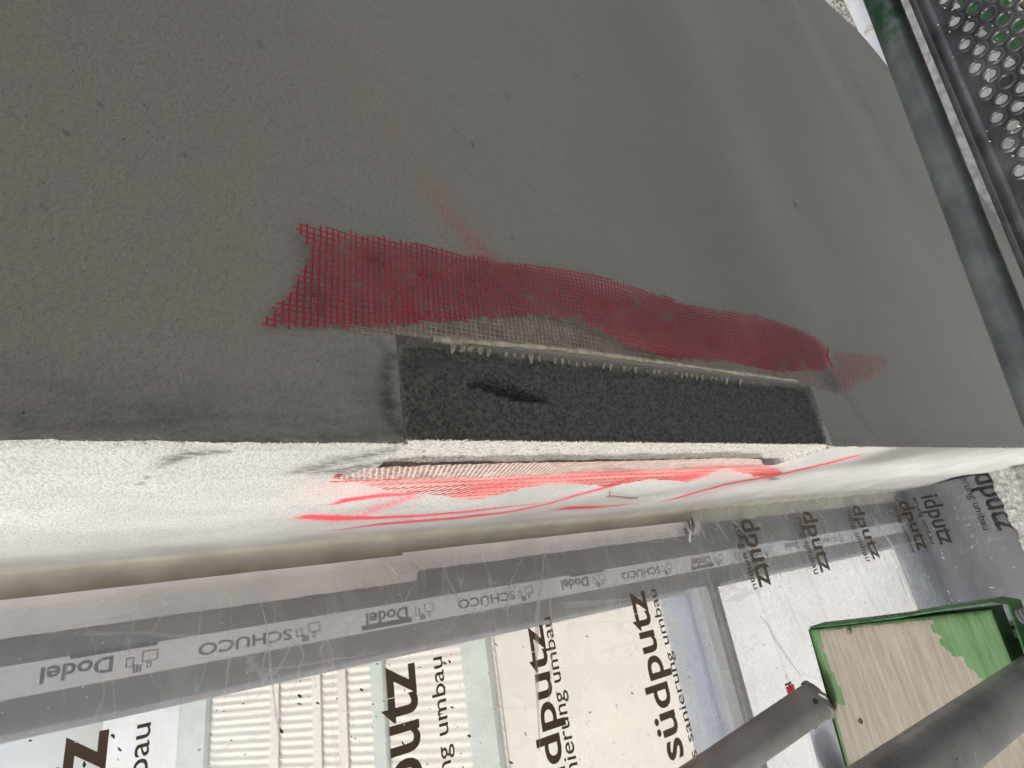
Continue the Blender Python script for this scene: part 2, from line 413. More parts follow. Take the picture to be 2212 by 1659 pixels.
# ------------------------------------------------------------------ wall pier
NX, NZ0, NZ1, ND = .0865, -.494, .089, .0845      # notch: width on the front, lower end, upper end, depth along the reveal
wall = tag(empty('plastered_wall', (0, 0, -2.4)), 'dark grey plastered wall with bright white return and a cut out strip at its corner', 'wall')
def axis_pts(knots):
    out = []
    for a, b, st in knots:
        n = max(1, int(round((b - a) / st))); out += list(np.linspace(a, b, n, endpoint=False))
    out.append(knots[-1][1]); return np.array(out)
def corner(z):
    z = np.asarray(z)
    return .0016 * vnoise(z * 0, z, 190, 8) + .0014 * vnoise(z * 0, z, 42, 9), .0012 * vnoise(z * 0 + .5, z, 170, 33) + .0012 * vnoise(z * 0 + .5, z, 45, 34)
def front_patch():
    E = .0006
    xs = axis_pts([(0, NX - E, .003), (NX - E, NX + E, E * 2), (NX + E, .3, .0035), (.3, .6, .006), (.6, 1.66, .03)])
    zs = axis_pts([(-2.4, -1.3, .05), (-1.3, -.8, .02), (-.8, NZ0 - E, .004), (NZ0 - E, NZ0 + E, E * 2), (NZ0 + E, NZ1 - E, .003), (NZ1 - E, NZ1 + E, E * 2), (NZ1 + E, .45, .0035), (.45, 2.2, .05)])
    X, Z = np.meshgrid(xs, zs, indexing='ij')
    # lower outline of the wall
    kx = [0, .8, .945, 1.25, 1.535, 1.62, 1.65, 1.66]; kz = [-2.4, -2.37, -2.33, -2.15, -1.952, -1.86, -1.75, -1.6]
    zb = np.interp(X, kx, kz)
    low = Z < -1.3
    Z2 = np.where(low, -1.3 + (Z + 1.3) / (-1.1) * (zb + 1.3), Z)
    # shape
    wob = .0012 * (vnoise(X, Z2, 60, 3) - .5) * np.exp(-(X / .012))
    Y = .002 * (vnoise(X, Z2, 3, 5) - .5) + .0012 * (vnoise(X, Z2, 25, 6) - .5)
    Y += .0025 * np.sin((Z2 + .9) * 7.0) * sstep(-.6, -1.1, Z2)
    edge = np.exp(-X / .002)
    cx_, cy_ = corner(Z2)
    Y = Y * (1 - np.exp(-X / .01)) + np.exp(-X / .003) * cy_
    # notch
    jag = .003 * (vnoise(X * 0 + .3, Z2, 70, 12) - .5)
    jz = .003 * (vnoise(X, Z2 * 0 + .7, 70, 13) - .5)
    inn = (X < NX) & (Z > NZ0) & (Z < NZ1)
    Yn = .0085 + .002 * (vnoise(X, Z2, 30, 14) - .5) + .0018 * (vnoise(X, Z2, 160, 15) - .5)
    # torn gash in the insulation: a lens with a sharp lower lip
    s = np.clip((.030 - Z2) / .085, 0, 1)
    lo = .0545 - .0125 * np.sin(np.clip(s * 1.25, 0, 1) * PI * .5) + .004 * np.clip(s - .75, 0, 1) * 4 * .3
    hi = lo + .016 * np.sin(PI * np.clip(s, 0, 1) ** .8) ** 1.1
    t = np.clip((X - lo) / np.maximum(hi - lo, 1e-4), 0, 1)
    ins = (X > lo) & (X < hi) & (s > 0) & (s < 1)
    Yn += np.where(ins, .030 * (1 - t) ** 1.0 * np.sin(PI * np.clip(s, .02, .98)) ** .6, 0)
    Yn -= .0016 * np.exp(-((X - lo + .002) / .0025) ** 2) * ((s > .02) & (s < .98))
    Y = np.where(inn, Yn, Y)
    Xo = X + np.where(inn & (X < .02), .006 * (1 - X / .02), 0) + np.where(~inn, cx_ * np.exp(-X / .003), 0)
    # painted marks and dirt
    def P(x, y, r, s): p = at(x, y, 1, 0.0); return (p[0], p[2], r, s)
    spray = seg_field(X, Z2, [[P(1075, 575, .014, .50), P(1010, 510, .020, .46), P(955, 450, .024, .36), P(900, 370, .028, .22), P(845, 280, .035, .22), P(800, 160, .06, .10)],
                             [P(845, 640, .004, .9), P(875, 665, .006, 1.0), P(905, 690, .006, 1.0)], [P(790, 560, .003, .25), P(880, 650, .004, .5)],
                             [P(1230, 620, .01, .45), P(1310, 660, .013, .5)], [P(500, 620, .05, .05), P(560, 300, .08, .05)]])
    grime_shade = np.clip(1.0 - X / .055, 0, 1) ** 1.2 * (.35 + .65 * sstep(.05, -.1, -Z2 * 0 + np.where(Z2 > NZ1, .0, .06) - .02)) * (.55 + .8 * vnoise(X * 6, Z2, 26, 21))
    grime_shade *= np.where(Z2 < NZ0 - .02, .55, 1.0)
    grime_shade = np.maximum(grime_shade, seg_field(X, Z2, [[P(838, 770, .006, .7), P(835, 830, .010, 1.), P(845, 890, .011, 1.), P(868, 940, .008, .9)], [P(770, 800, .02, .25), P(800, 880, .02, .35)],
                                              [P(812, 735, .004, .5), P(850, 770, .005, .8)], [P(1010, 600, .003, .9), P(1025, 604, .002, .7)], [P(690, 668, .003, .7), P(700, 650, .004, .6), P(672, 628, .006, .5)],
                                              [P(905, 590, .004, .6), P(950, 600, .003, .5)], [P(790, 555, .005, .7), P(830, 570, .004, .5)], [P(1350, 650, .008, .6), P(1420, 690, .008, .3)], [P(1530, 745, .008, .5), P(1560, 700, .008, .3)],
                                              [P(1800, 105, .014, .16), P(1840, 150, .016, .20), P(1880, 250, .018, .22), P(1935, 350, .02, .22), P(1990, 430, .02, .15)],
                                              [P(1718, 440, .006, .8), P(1722, 452, .005, .5)], [P(1800, 810, .015, .3), P(1880, 930, .012, .25)]]
        + [[P(x_, y_, r_, .9), P(x_ + 4, y_ + 3, r_ * .7, .8)] for x_, y_, r_ in [(random.uniform(20, 1700), random.uniform(20, 520), random.uniform(.0009, .0018)) for _ in range(30)]]))
    # mortar-coated band beneath the mesh, shade of its hollows painted in dark
    dark = seg_field(X, Z2, [[P(975, 703, .010, .95), P(1040, 712, .012, 1.0), P(1090, 735, .007, .9)], [P(1240, 745, .008, .8), P(1290, 745, .006, .8)], [P(1340, 765, .006, .7), P(1500, 775, .006, .8)], [P(930, 712, .004, .8), P(1010, 735, .004, .7)]])
    grime_shade = np.maximum(grime_shade, dark * .9)
    pink = sstep(NX - .003, NX, X) * sstep(.125, .112, X) * sstep(NZ1 + .085 - (X - NX) * 1.5, NZ1 + .03 - (X - NX) * 1.0, Z2) * sstep(NZ0 - .045, NZ0 - .03, Z2) * .75
    return xs, zs, Xo, Y, Z2, inn, spray, np.clip(grime_shade, 0, 1), pink
def grid_obj(name, A, B, C_, mask, mat, parent, attrs, flip=False):
    """quads of a grid whose four corners satisfy mask; origin at parent"""
    n, m = A.shape
    idx = np.arange(n * m).reshape(n, m)
    q = mask[:-1, :-1] & mask[1:, :-1] & mask[1:, 1:] & mask[:-1, 1:] if mask is not None else np.ones((n - 1, m - 1), bool)
    fa = np.stack([idx[:-1, :-1][q], idx[1:, :-1][q], idx[1:, 1:][q], idx[:-1, 1:][q]], 1)
    if flip: fa = fa[:, ::-1]
    used = np.unique(fa); re = -np.ones(n * m, int); re[used] = np.arange(len(used)); fa = re[fa]
    V = np.stack([A.ravel(), B.ravel(), C_.ravel()], 1)[used]
    me = bpy.data.meshes.new(name)
    me.vertices.add(len(V)); me.vertices.foreach_set('co', V.astype(np.float32).ravel())
    me.loops.add(len(fa) * 4); me.loops.foreach_set('vertex_index', fa.astype(np.int32).ravel())
    me.polygons.add(len(fa)); me.polygons.foreach_set('loop_start', np.arange(0, len(fa) * 4, 4, dtype=np.int32))
    me.polygons.foreach_set('use_smooth', np.ones(len(fa), bool))
    me.update(calc_edges=True); me.validate()
    for k, a in attrs.items():
        t = me.attributes.new(k, 'FLOAT', 'POINT'); t.data.foreach_set('value', a.ravel()[used].astype(np.float32))
    me.materials.append(mat)
    o = bpy.data.objects.new(name, me); COL.objects.link(o)
    if parent: o.parent = parent; o.matrix_parent_inverse = parent.matrix_world.inverted()
    return o
xs, zs, FX, FY, FZ, FIN, fspray, fgrime_shade, fpink = front_patch()
grid_obj('front_plaster', FX, FY, FZ, None if False else ~FIN, MAT['front'], wall, dict(spray=fspray, grime_shade=fgrime_shade, pink=fpink))
# step between plaster face and insulation belongs to the insulation part: grow the mask by one ring
grow = FIN.copy(); grow[1:, :] |= FIN[:-1, :]; grow[:, 1:] |= FIN[:, :-1]; grow[:, :-1] |= FIN[:, 1:]; grow[1:, 1:] |= FIN[:-1, :-1]; grow[1:, :-1] |= FIN[:-1, 1:]
fsmear = np.clip(np.exp(-(NZ1 - FZ) / .007) + .9 * np.exp(-np.abs(FX - NX) / .006) + .8 * np.exp(-(FZ - NZ0) / .006) + .45 * np.exp(-FX / .004), 0, 1)
grid_obj('insulation_core', FX, FY, FZ, grow, MAT['eps'], wall, dict(smear=fsmear))
ZROWS = FZ[0]

def reveal_patch():
    E = .0006
    ys = axis_pts([(0, ND - E, .003), (ND - E, ND + E, 2 * E), (ND + E, .30, .003), (.30, .4755, .0045)])
    zs = axis_pts([(-1.9, -1.3, .02), (-1.3, NZ0 - E, .006), (NZ0 - E, NZ0 + E, E * 2), (NZ0 + E, NZ1 - E, .003), (NZ1 - E, NZ1 + E, E * 2), (NZ1 + E, .5, .003), (.5, 2.2, .05)])
    Y, Z = np.meshgrid(ys, zs, indexing='ij')
    X = .003 * (vnoise(Y, Z, 4, 31) - .5) + .001 * (vnoise(Y, Z, 60, 32) - .5)
    # soft ripples and a rounded foot near the sill
    X += .010 * np.sin(Y * 34 + Z * 1.5) * sstep(-.75, -1.3, Z) * sstep(.05, .2, Y) * .4
    X -= .012 * sstep(.41, .475, Y) ** 2
    cx_, cy_ = corner(Z)
    X = X * (1 - np.exp(-Y / .01)) + np.exp(-Y / .003) * cx_
    inn = (Y < ND) & (Z > NZ0) & (Z < NZ1)
    Xn = .0065 + .003 * (vnoise(Y, Z, 60, 35) - .5) + .002 * (vnoise(Y, Z, 260, 36) - .5)
    Xn += .004 * np.exp(-((Y - (ND - .006)) / .004) ** 2)
    X = np.where(inn, Xn, X)
    Yo = Y + np.where(inn & (Y < .02), .0085 * (1 - Y / .02), 0) + np.where(~inn, cy_ * np.exp(-Y / .003), 0)
    def P(x, y, r, s): p = at(x, y, 0, 0.0); return (p[1], p[2], r, s)
    def C8(cx, cy, r, s): return P(548.6 + .3968 * cx, 905 + .3968 * cy, r, s)
    def C3(cx, cy, r, s): return P(1426 + .3551 * cx, 877.6 + .3551 * cy, r, s)
    w = .0180
    spray = seg_field(Y, Z, [
        [C8(235, 545, .004, .3), C8(300, 530, w, .95), C8(480, 538, w * 1.2, .95), C8(650, 535, w, .85), C8(900, 525, w * .9, .8), C8(1200, 500, w * .8, .8), C8(1540, 465, .004, .75)],
        [C8(370, 605, .005, .3), C8(480, 600, .008, .7), C8(700, 570, w, .8), C8(900, 555, w * 1.1, .8), C8(1100, 540, w * 1.1, .8), C8(1400, 505, w * .9, .75), C8(1600, 465, w * .8, .7), C8(1750, 420, w * .8, .75), C8(1900, 380, w * .8, .8), C8(2060, 320, w * .7, .6), C8(2150, 300, w * .5, .3)],
        [C8(400, 470, .003, .6), C8(520, 437, w * .8, .9), C8(690, 415, w * .9, .8), C8(860, 405, w * .8, .7)],
        [C8(540, 545, .02, .45), C8(680, 480, .022, .55), C8(840, 425, .02, .55)],
        [C8(360, 560, .022, .18), C8(640, 560, .03, .22), C8(900, 560, .025, .15)],
        [C8(1615, 497, .004, .7), C8(1700, 486, w, .95), C8(1850, 480, w, .85), C8(2085, 458, .004, .7)],
        [C3(-30, 590, .004, .5), C3(100, 556, w * .9, .85), C3(400, 470, w, .9), C3(700, 420, w * 1.1, .9), C3(1000, 350, w * 1.2, .85), C3(1180, 302, w * 1.2, .7), C3(1260, 282, .004, .3)],
        [C3(200, 545, .03, .22), C3(700, 450, .03, .2)],
        [C8(1500, 545, .02, .2), C8(2100, 520, .02, .22)],
        [C8(1100, 400, w, .5), C8(1320, 365, w, .6)]])
    grime_shade = seg_field(Y, Z, [
        [P(345, 1008, .004, .5), P(380, 988, .008, 1.0), P(420, 977, .009, 1.0), P(490, 974, .005, .7)],
        [C8(225, 290, .008, .8), C8(330, 265, .014, .9), C8(480, 225, .016, .9), C8(620, 195, .014, .9), C8(760, 165, .01, .8)],
        [C8(340, 290, .008, .8), C8(480, 278, .014, 1.0), C8(640, 245, .012, 1.0), C8(800, 215, .008, .7)],
        [P(300, 1045, .002, .9), P(306, 1041, .002, .9)], [P(315, 1032, .002, .8), P(322, 1027, .002, .8)],
        [C3(660, 330, .012, .7), C3(800, 300, .014, .9), C3(960, 240, .014, .9), C3(1040, 225, .01, .8)],
        [C3(670, 432, .007, 1.0), C3(700, 448, .007, 1.0)],
        [P(0, 965, .006, .22), P(800, 968, .006, .22)]])
    grime_shade = np.clip(grime_shade + .55 * np.exp(-((Y - .473) / .006) ** 2), 0, 1)  # shade of the inner corner painted as a dark band
    pink = sstep(ND, ND + .012, Y) * sstep(.175, .15, Y) * sstep(NZ1 + .06, NZ1 + .01, Z) * sstep(NZ0 - .10, NZ0 - .02, Z) * .62
    rough = sstep(-1.0, -.2, Z) * (.35 + .65 * sstep(.44, .30, Y)) * (.35 + .65 * sstep(.47, .2, Y + .25 * sstep(.0, -.5, Z)))
    rough = np.clip(rough, 0.12, 1)
    ngr = np.exp(-((Y - (ND - .005)) / .0075) ** 2) * (.75 + .6 * vnoise(Y * 0, Z, 22, 41)) + .8 * seg_field(Y, Z, [[(.002, NZ1 - .003, .004, 1.), (ND, NZ1 - .003, .004, 1.)]])  # shade painted into the groove and the upper recess end
    ngr = ngr * (1 - .5 * sstep(-.1, -.4, Z) * .3)
    npk = sstep(.3, .9, vnoise(Y, Z, 10, 42)) * .12
    return Yo, X, Z, inn, spray, grime_shade, pink, rough, np.clip(ngr, 0, 1), npk
RY, RX, RZ, RIN, rs_, rg_, rp_, rr_, ngr_, npk_ = reveal_patch()
grid_obj('reveal_plaster', RX, RY, RZ, ~RIN, MAT['reveal'], wall, dict(spray=rs_, grime_shade=rg_, pink=rp_, rough=rr_))
grow = RIN.copy(); grow[1:, :] |= RIN[:-1, :]; grow[:, 1:] |= RIN[:, :-1]; grow[:, :-1] |= RIN[:, 1:]; grow[1:, 1:] |= RIN[:-1, :-1]; grow[1:, :-1] |= RIN[:-1, 1:]
grid_obj('recess_filler', RX, RY, RZ, grow, MAT['filler'], wall, dict(grime_shade=ngr_, pink=npk_))
# body behind the two skins, so that light does not leak
core = MB()
core.box((.03, .03, -2.39), (.25, .468, 2.19)); core.box((.25, .02, -1.7), (1.60, .06, 2.19)); core.box((.25, .02, -2.2), (1.05, .06, -1.7))
o = core.build('masonry_core', MAT['mortar'], None); o.parent = wall; o.matrix_parent_inverse = wall.matrix_world.inverted()
def part(o, par):
    o.parent = par; o.matrix_parent_inverse = par.matrix_world.inverted(); return o

# crumbs along the arris: little broken grains (stuff)
def grains(name, pts, size, mat, parent, squash=.6):
    V = []; Fc = []
    for p in pts:
        s = size * random.uniform(.45, 1.3); b = len(V)
        ax = Vector((random.gauss(0, 1), random.gauss(0, 1), random.gauss(0, 1))).normalized()
        m = Matrix.Rotation(random.uniform(0, 6.28), 3, ax)
        for q in ((1, 0, 0), (-1, 0, 0), (0, squash, 0), (0, -squash, 0), (0, 0, squash), (0, 0, -squash)):
            V.append(Vector(p) + m @ (Vector(q) * s * random.uniform(.7, 1.2)))
        for f in ((0, 2, 4), (2, 1, 4), (1, 3, 4), (3, 0, 4), (2, 0, 5), (1, 2, 5), (3, 1, 5), (0, 3, 5)): Fc.append(tuple(b + i for i in f))
    o = link_mesh(name, V, Fc, mat); o['kind'] = 'stuff'
    if parent: part(o, parent)
    return o
pts = []
for i in range(1500):
    z = random.uniform(-1.2, .42); n = NZ0 < z < NZ1
    pts.append((random.uniform(-.0006, .0012) + (.0055 if n else 0), random.uniform(-.0004, .002) + (.0080 if n else 0), z))
for i in range(900): pts.append((.0055 + random.uniform(-.001, .001), .0075 + random.uniform(-.001, .002), random.uniform(NZ0, NZ1)))
grains('edge_crumbs', pts, .0009, MAT['plaster_crumb'], wall)
pts = [(random.uniform(.0, NX), .0075, random.choice((NZ1 - .002, NZ0 + .002)) + random.uniform(-.002, .002)) for i in range(90)]
pts += [(.003, .006, NZ1 + random.uniform(-.004, .004)) for i in range(14)]
grains('dark_crumbs', pts, .0018, MAT['mortar'], wall)

# cream adhesive bead with combed teeth along the top of the notch
b = MB(); n = 150
zz = np.linspace(NZ1 - .030, NZ0 + .03, n)
line = [Vector((NX + .001 + .006 * sstep(.08, -.1, z) * 1.0 - .0025 * sstep(-.1, -.5, z) + .0012 * (vnoise(np.array([z]), np.array([.3]), 60, 51)[0] - .5), .0004, z)) for z in zz]
b.tube(line, [.0027 * (.45 + vnoise(np.array([z]), np.array([.9]), 90, 52)[0]) for z in zz], 6)
for z in np.arange(NZ1 - .05, NZ0 + .04, -.0088):
    if random.random() < .12: continue
    x0 = NX + .001 + .006 * float(sstep(.08, -.1, z)) - .0025 * float(sstep(-.1, -.5, z))
    L = random.uniform(.006, .012) * (1.1 if -.35 < z < -.02 else .7)
    b.tube([(x0, .004, z), (x0 - L * .5, .0078, z + random.uniform(-.001, .001)), (x0 - L, .0088, z + random.uniform(-.0015, .0015))], [.0032, .0027 * random.uniform(.8, 1.3), .0009], 6)
part(b.build('adhesive_bead', MAT['bead'], None, True), wall)

# ------------------------------------------------------------------ glass-fibre meshes
def inside(poly, x, y):
    c = False; j = len(poly) - 1
    for i in range(len(poly)):
        xi, yi = poly[i]; xj, yj = poly[j]
        if (yi > y) != (yj > y) and x < (xj - xi) * (y - yi) / (yj - yi) + xi: c = not c
        j = i
    return c
def ribbon(mb, W, nrm, hw, ht):
    N = Vector(nrm); n = len(W); b = len(mb.v)
    for i, p in enumerate(W):
        t = (W[min(i + 1, n - 1)] - W[max(i - 1, 0)]).normalized(); sd = t.cross(N).normalized(); nn_ = sd.cross(t)
        mb.v += [tuple(p + sd * hw), tuple(p - nn_ * ht), tuple(p - sd * hw), tuple(p + nn_ * ht)]
    for i in range(n - 1):
        for k in range(4): mb.f.append((b + i * 4 + k, b + i * 4 + (k + 1) % 4, b + i * 4 + 4 + (k + 1) % 4, b + i * 4 + 4 + k))
def lattice(name, poly, pu, pv, ang, width, surf, mat, parent=None, step=.0035, fray=0.0, skew=0.0, drop=0.0, nrm=(0, -1, 0), w1=1.1):
    """square lattice of threads clipped to poly (2D); surf(a, b) -> 3D point, thread boxes follow it"""
    P = np.array(poly); c0 = P.mean(0)
    ca, sa = math.cos(ang), math.sin(ang)
    du = np.array([ca, sa]); dv = np.array([-sa + skew * ca, ca + skew * sa])
    rad = np.abs(P - c0).max() * 1.6
    mb = MB()
    for axis_, (d, e, pit) in enumerate(((du, dv, pv), (dv, du, pu))):
        n = int(rad / pit) + 1
        for i in range(-n, n + 1):
            off = c0 + e * i * pit
            s = np.arange(-rad, rad, step); run = []
            jit = random.uniform(-.06, .06) * pit; fr = random.uniform(0, fray)
            wv = random.uniform(0, 6)
            if random.random() < drop: continue
            pts = off[None, :] + d[None, :] * s[:, None] + e[None, :] * (jit + .00022 * np.sin(s * 300 + wv))[:, None]
            flags = [inside(poly, p[0], p[1]) for p in pts]
            k = 0
            while k < len(s):
                if flags[k]:
                    j = k
                    while j < len(s) and flags[j]: j += 1
                    seg = [pts[q] for q in range(k, j)]
                    ext = fr + .0012
                    seg = [seg[0] - d * ext * random.random()] + seg + [seg[-1] + d * ext * random.random()]
                    W = [Vector(surf(p[0], p[1])) for p in seg]
                    if len(W) >= 3:
                        ribbon(mb, W, nrm, width * .5 * (w1 if axis_ else .95), width * .22)
                    k = j
                else: k += 1
    o = mb.build(name, mat, None, False)
    if parent: part(o, parent)
    return o
def fp(x, y, yy=0.0): p = at(x, y, 1, yy); return (p[2], p[0])       # (z, x) on the front
def rp(x, y): p = at(x, y, 0, -.004); return (p[2], p[1])
top = [(640, 492), (720, 500), (850, 515), (1000, 545), (1150, 570), (1250, 590), (1330, 620), (1450, 640), (1550, 675), (1650, 690), (1720, 705), (1760, 725), (1788, 745)]
bot = [(1790, 797), (1700, 800), (1550, 776), (1450, 771), (1370, 755), (1300, 722), (1230, 690), (1150, 680), (1050, 683), (930, 690), (830, 700), (700, 704), (560, 704)]
left = [(590, 668), (628, 625), (664, 570), (672, 545), (655, 530), (646, 512)]
poly = [fp(*p, -.006) for p in top + bot + left]
def surf_front(z, x):
    m = sstep(.13, -.05, z) * sstep(-.60, -.50, z)
    e = np.clip((x - .10) / .07, 0, 1)
    w = .0022 + .006 * m * e + .004 * m * math.sin(z * 26 + x * 30) * (.3 + e) + .010 * sstep(.06, .2, z) * (.3 + e)
    w += .010 * math.exp(-((z + .17) / .07) ** 2) * math.exp(-((x - .115) / .02) ** 2)
    return (x, -float(w), z)
fm = lattice('reinforcement_mesh', poly, .0046, .0046, .03, .00132, surf_front, MAT['mesh_front'], None, fray=.003)
tag(fm, 'red reinforcement mesh, shade in its colour, peeled back over the dark wall face above the grey cut out', 'mesh', 'red reinforcement mesh strips')
flap = [(1796, 764), (1850, 767), (1900, 778), (1906, 790), (1870, 822), (1820, 852), (1808, 815)]
pf = [fp(*p, -.010) for p in flap]
fl = lattice('mesh_flap', pf, .0066, .0085, .55, .0011, lambda z, x: (x, -.012 - .10 * max(0, -.50 - z) * .3, z), MAT['mesh_front'], None, fray=.001)
part(fl, fm)
# creased turn of the strip at its lower end
cr = MB()
cr.tube([tuple(at(*p, 1, -.013)) for p in ((1790, 748), (1786, 770), (1797, 790), (1808, 815), (1820, 850))], [.0007, .0012, .0010, .0006, .0004], 6)
part(cr.build('mesh_crease', MAT['mesh_front'], None, True), fm)
# mortar-coated mesh still stuck between strip and cut out
pe = [fp(*p, -.001) for p in [(640, 700), (830, 700), (930, 688), (1050, 682), (1150, 678), (1230, 688), (1300, 720), (1370, 752), (1450, 770), (1550, 775), (1700, 800), (1795, 800), (1815, 850), (1760, 835), (1650, 808), (1500, 790), (1300, 765), (1150, 745), (1000, 735), (880, 727), (760, 718)]]
em = lattice('coated_mesh', pe, .0046, .0046, .03, .0013, lambda z, x: (x, -.0006, z), MAT['embed'], None)
part(em, wall)

# mesh on the lit return
def C8p(cx, cy): return rp(548.6 + .3968 * cx, 905 + .3968 * cy)
topr = [(375, 368), (480, 362), (560, 358), (850, 350), (1100, 345), (1330, 338), (1480, 330), (1650, 320), (1850, 305), (2000, 300), (2100, 298), (2200, 302)]
def C3p(cx, cy): return rp(1426 + .3551 * cx, 877.6 + .3551 * cy)
topr2 = [(80, 405), (240, 390), (390, 382), (520, 380), (660, 378), (720, 400)]
botr2 = [(760, 428), (700, 440), (600, 442), (520, 425), (440, 402), (390, 395), (330, 420), (250, 455), (200, 470), (160, 478), (100, 470), (0, 465)]
botr = [(2160, 345), (2060, 362), (1950, 385), (1850, 378), (1700, 368), (1620, 370), (1480, 395), (1330, 432), (1240, 455), (1180, 460), (1100, 452), (1020, 435), (880, 425), (720, 412), (600, 380), (540, 372)]
polyr = [C8p(*p) for p in topr] + [C3p(*p) for p in topr2[1:]] + [C3p(*p) for p in botr2[:-1]] + [C8p(*p) for p in botr]
def surf_rev(z, y):
    e = np.clip((y - .135) / .06, 0, 1)
    w = .003 + .006 * e * (1 + math.sin(z * 22 + 1.0)) + .004 * e * math.sin(z * 47)
    p = np.array((0.0, y, z)); k = (float(w) + .012 * float(e) * (.6 + .4 * math.sin(z * 22 + 1.0))) / abs(CAM[0])
    return tuple(p + (CAM - p) * k)
rm = lattice('reinforcement_mesh', polyr, .0090, .0190, .02, .0009, surf_rev, MAT['mesh_reveal'], None, fray=.003, nrm=(-.8, -.6, 0), skew=.36, w1=1.5)
tag(rm, 'red wavy mesh strip, sunlight in its colour, hanging off the white return below the corner', 'mesh', 'red reinforcement mesh strips')
bits = MB()
pz = [C8p(1935, 425), C8p(2090, 440)]
bits.tube([(-.0035, y_ + 0 * z_, z_) for z_, y_ in (C8p(1935, 395), C8p(1937, 425))], .0005, 4)
a0 = np.array(C8p(1937, 425)); a1 = np.array(C8p(2090, 438))
bits.tube([(-.002, a0[1], a0[0]), (-.002, a1[1], a1[0])], .0004, 4)
for i in range(12):
    q = a0 + (a1 - a0) * i / 11
    bits.tube([(-.002, q[1] - .001, q[0]), (-.002, q[1] + .012 * random.uniform(.6, 1), q[0] - .002)], .0004, 4)
part(bits.build('loose_threads', MAT['mesh_front'], None), rm)
per = [C8p(*p) for p in [(415, 345), (600, 290), (900, 275), (1300, 262), (1800, 250), (2200, 240)]] + [C3p(*p) for p in [(400, 330), (620, 335), (640, 375)]] + [C8p(*p) for p in [(2200, 300), (2000, 298), (1650, 318), (1330, 336), (850, 348), (480, 360)]]
part(lattice('coated_mesh', per, .0046, .0046, .3, .0016, lambda z, y: (-.0007, y, z), MAT['embed_light'], None, nrm=(-1, 0, 0)), wall)
rf = lattice('mesh_tatter', [C8p(*p) for p in [(410, 330), (430, 312), (490, 308), (470, 325)]], .0046, .0046, .04, .0011, lambda z, y: (-.003, y, z), MAT['mesh_reveal'], None)
part(rf, rm)

# ------------------------------------------------------------------ window behind
WY = .47
win = tag(empty('window', (-.3, WY, -1.9)), 'tall grey framed window with two panes behind the printed plastic film', 'window')
ZT = .95; ZB = -1.86; XL = -1.5
def wbox(name, lo, hi, mat, par=win, bevel=.001):
    m = MB(); m.box(lo, hi); return part(m.build(name, mat, None, False, bevel), par)
wbox('jamb_frame', (-.162, WY, ZB), (-.002, WY + .08, ZT), MAT['frame_dark'])
wbox('gasket', (-.171, WY + .006, -.69), (-.1625, WY + .06, ZT), MAT['gasket'])
wbox('gasket', (-.171, WY + .006, ZB + .05), (-.1625, WY + .06, -.80), MAT['gasket'])
TZ0, TZ1, TZ2 = (float(at(px_, 1207, 1, WY - .004)[2]) for px_ in (1490, 1512, 1546))
wbox('transom', (XL, WY - .004, TZ1), (-.1625, WY + .07, TZ0), MAT['frame_light'])
wbox('transom_rebate', (XL, WY + .010, TZ2), (-.1625, WY + .07, TZ1 - .0005), MAT['frame_dark'])
wbox('bottom_frame', (XL, WY, ZB - .06), (-.1625, WY + .08, ZB + .045), MAT['frame_dark'])
wbox('pane', (XL, WY + .03, TZ0 + .001), (-.1715, WY + .036, ZT), MAT['glass'], bevel=0)
wbox('pane', (XL, WY + .03, ZB + .046), (-.1715, WY + .036, TZ2 - .001), MAT['glass'], bevel=0)
wbox('protective_foil', (XL, WY + .022, TZ0 + .001), (-.1715, WY + .0285, TZ0 + .085), MAT['foil'], bevel=0)
wbox('protective_foil', (XL, WY + .022, ZB + .0465), (-.1715, WY + .0285, ZB + .16), MAT['foil'], bevel=0)
stk = wbox('protective_tape', (-.131, WY - .0012, -1.75), (-.099, WY - .0002, ZT), MAT['sticker'], bevel=0)

# lettering helper: text laid along a frame (origin, right vector, up vector), real size given by width and height
def lettering(name, body, org, rgt, upv, width, xh, mat, parent, bold=.012, align='LEFT', warp=None, sub=.0):
    cu = bpy.data.curves.new(name, 'FONT'); cu.body = body; cu.offset = bold; cu.resolution_u = 4
    to = bpy.data.objects.new(name, cu); COL.objects.link(to)
    dg = bpy.context.evaluated_depsgraph_get()
    me = bpy.data.meshes.new_from_object(to.evaluated_get(dg))
    bpy.data.objects.remove(to); bpy.data.curves.remove(cu)
    bm = bmesh.new(); bm.from_mesh(me)
    bm.verts.ensure_lookup_table()
    xs_ = [v.co.x for v in bm.verts]; x0, x1 = min(xs_), max(xs_)
    if sub:
        bmesh.ops.subdivide_edges(bm, edges=bm.edges[:], cuts=2, use_grid_fill=False)
    sx = width / (x1 - x0); sy = xh / XHEIGHT
    org = Vector(org); rgt = Vector(rgt); upv = Vector(upv)
    for v in bm.verts:
        u = (v.co.x - x0) * sx - (width if align == 'RIGHT' else 0); w = v.co.y * sy
        p = org + rgt * u + upv * w
        v.co = Vector(warp(p)) if warp else p
    bm.to_mesh(me); bm.free()
    me.name = name; me.materials.clear(); me.materials.append(mat)
    o = bpy.data.objects.new(name, me); COL.objects.link(o)
    if parent: part(o, parent)
    return o
XHEIGHT = .52
UPZ = (0, 0, 1); TOPS = (-1, 0, 0)
per_ = .35
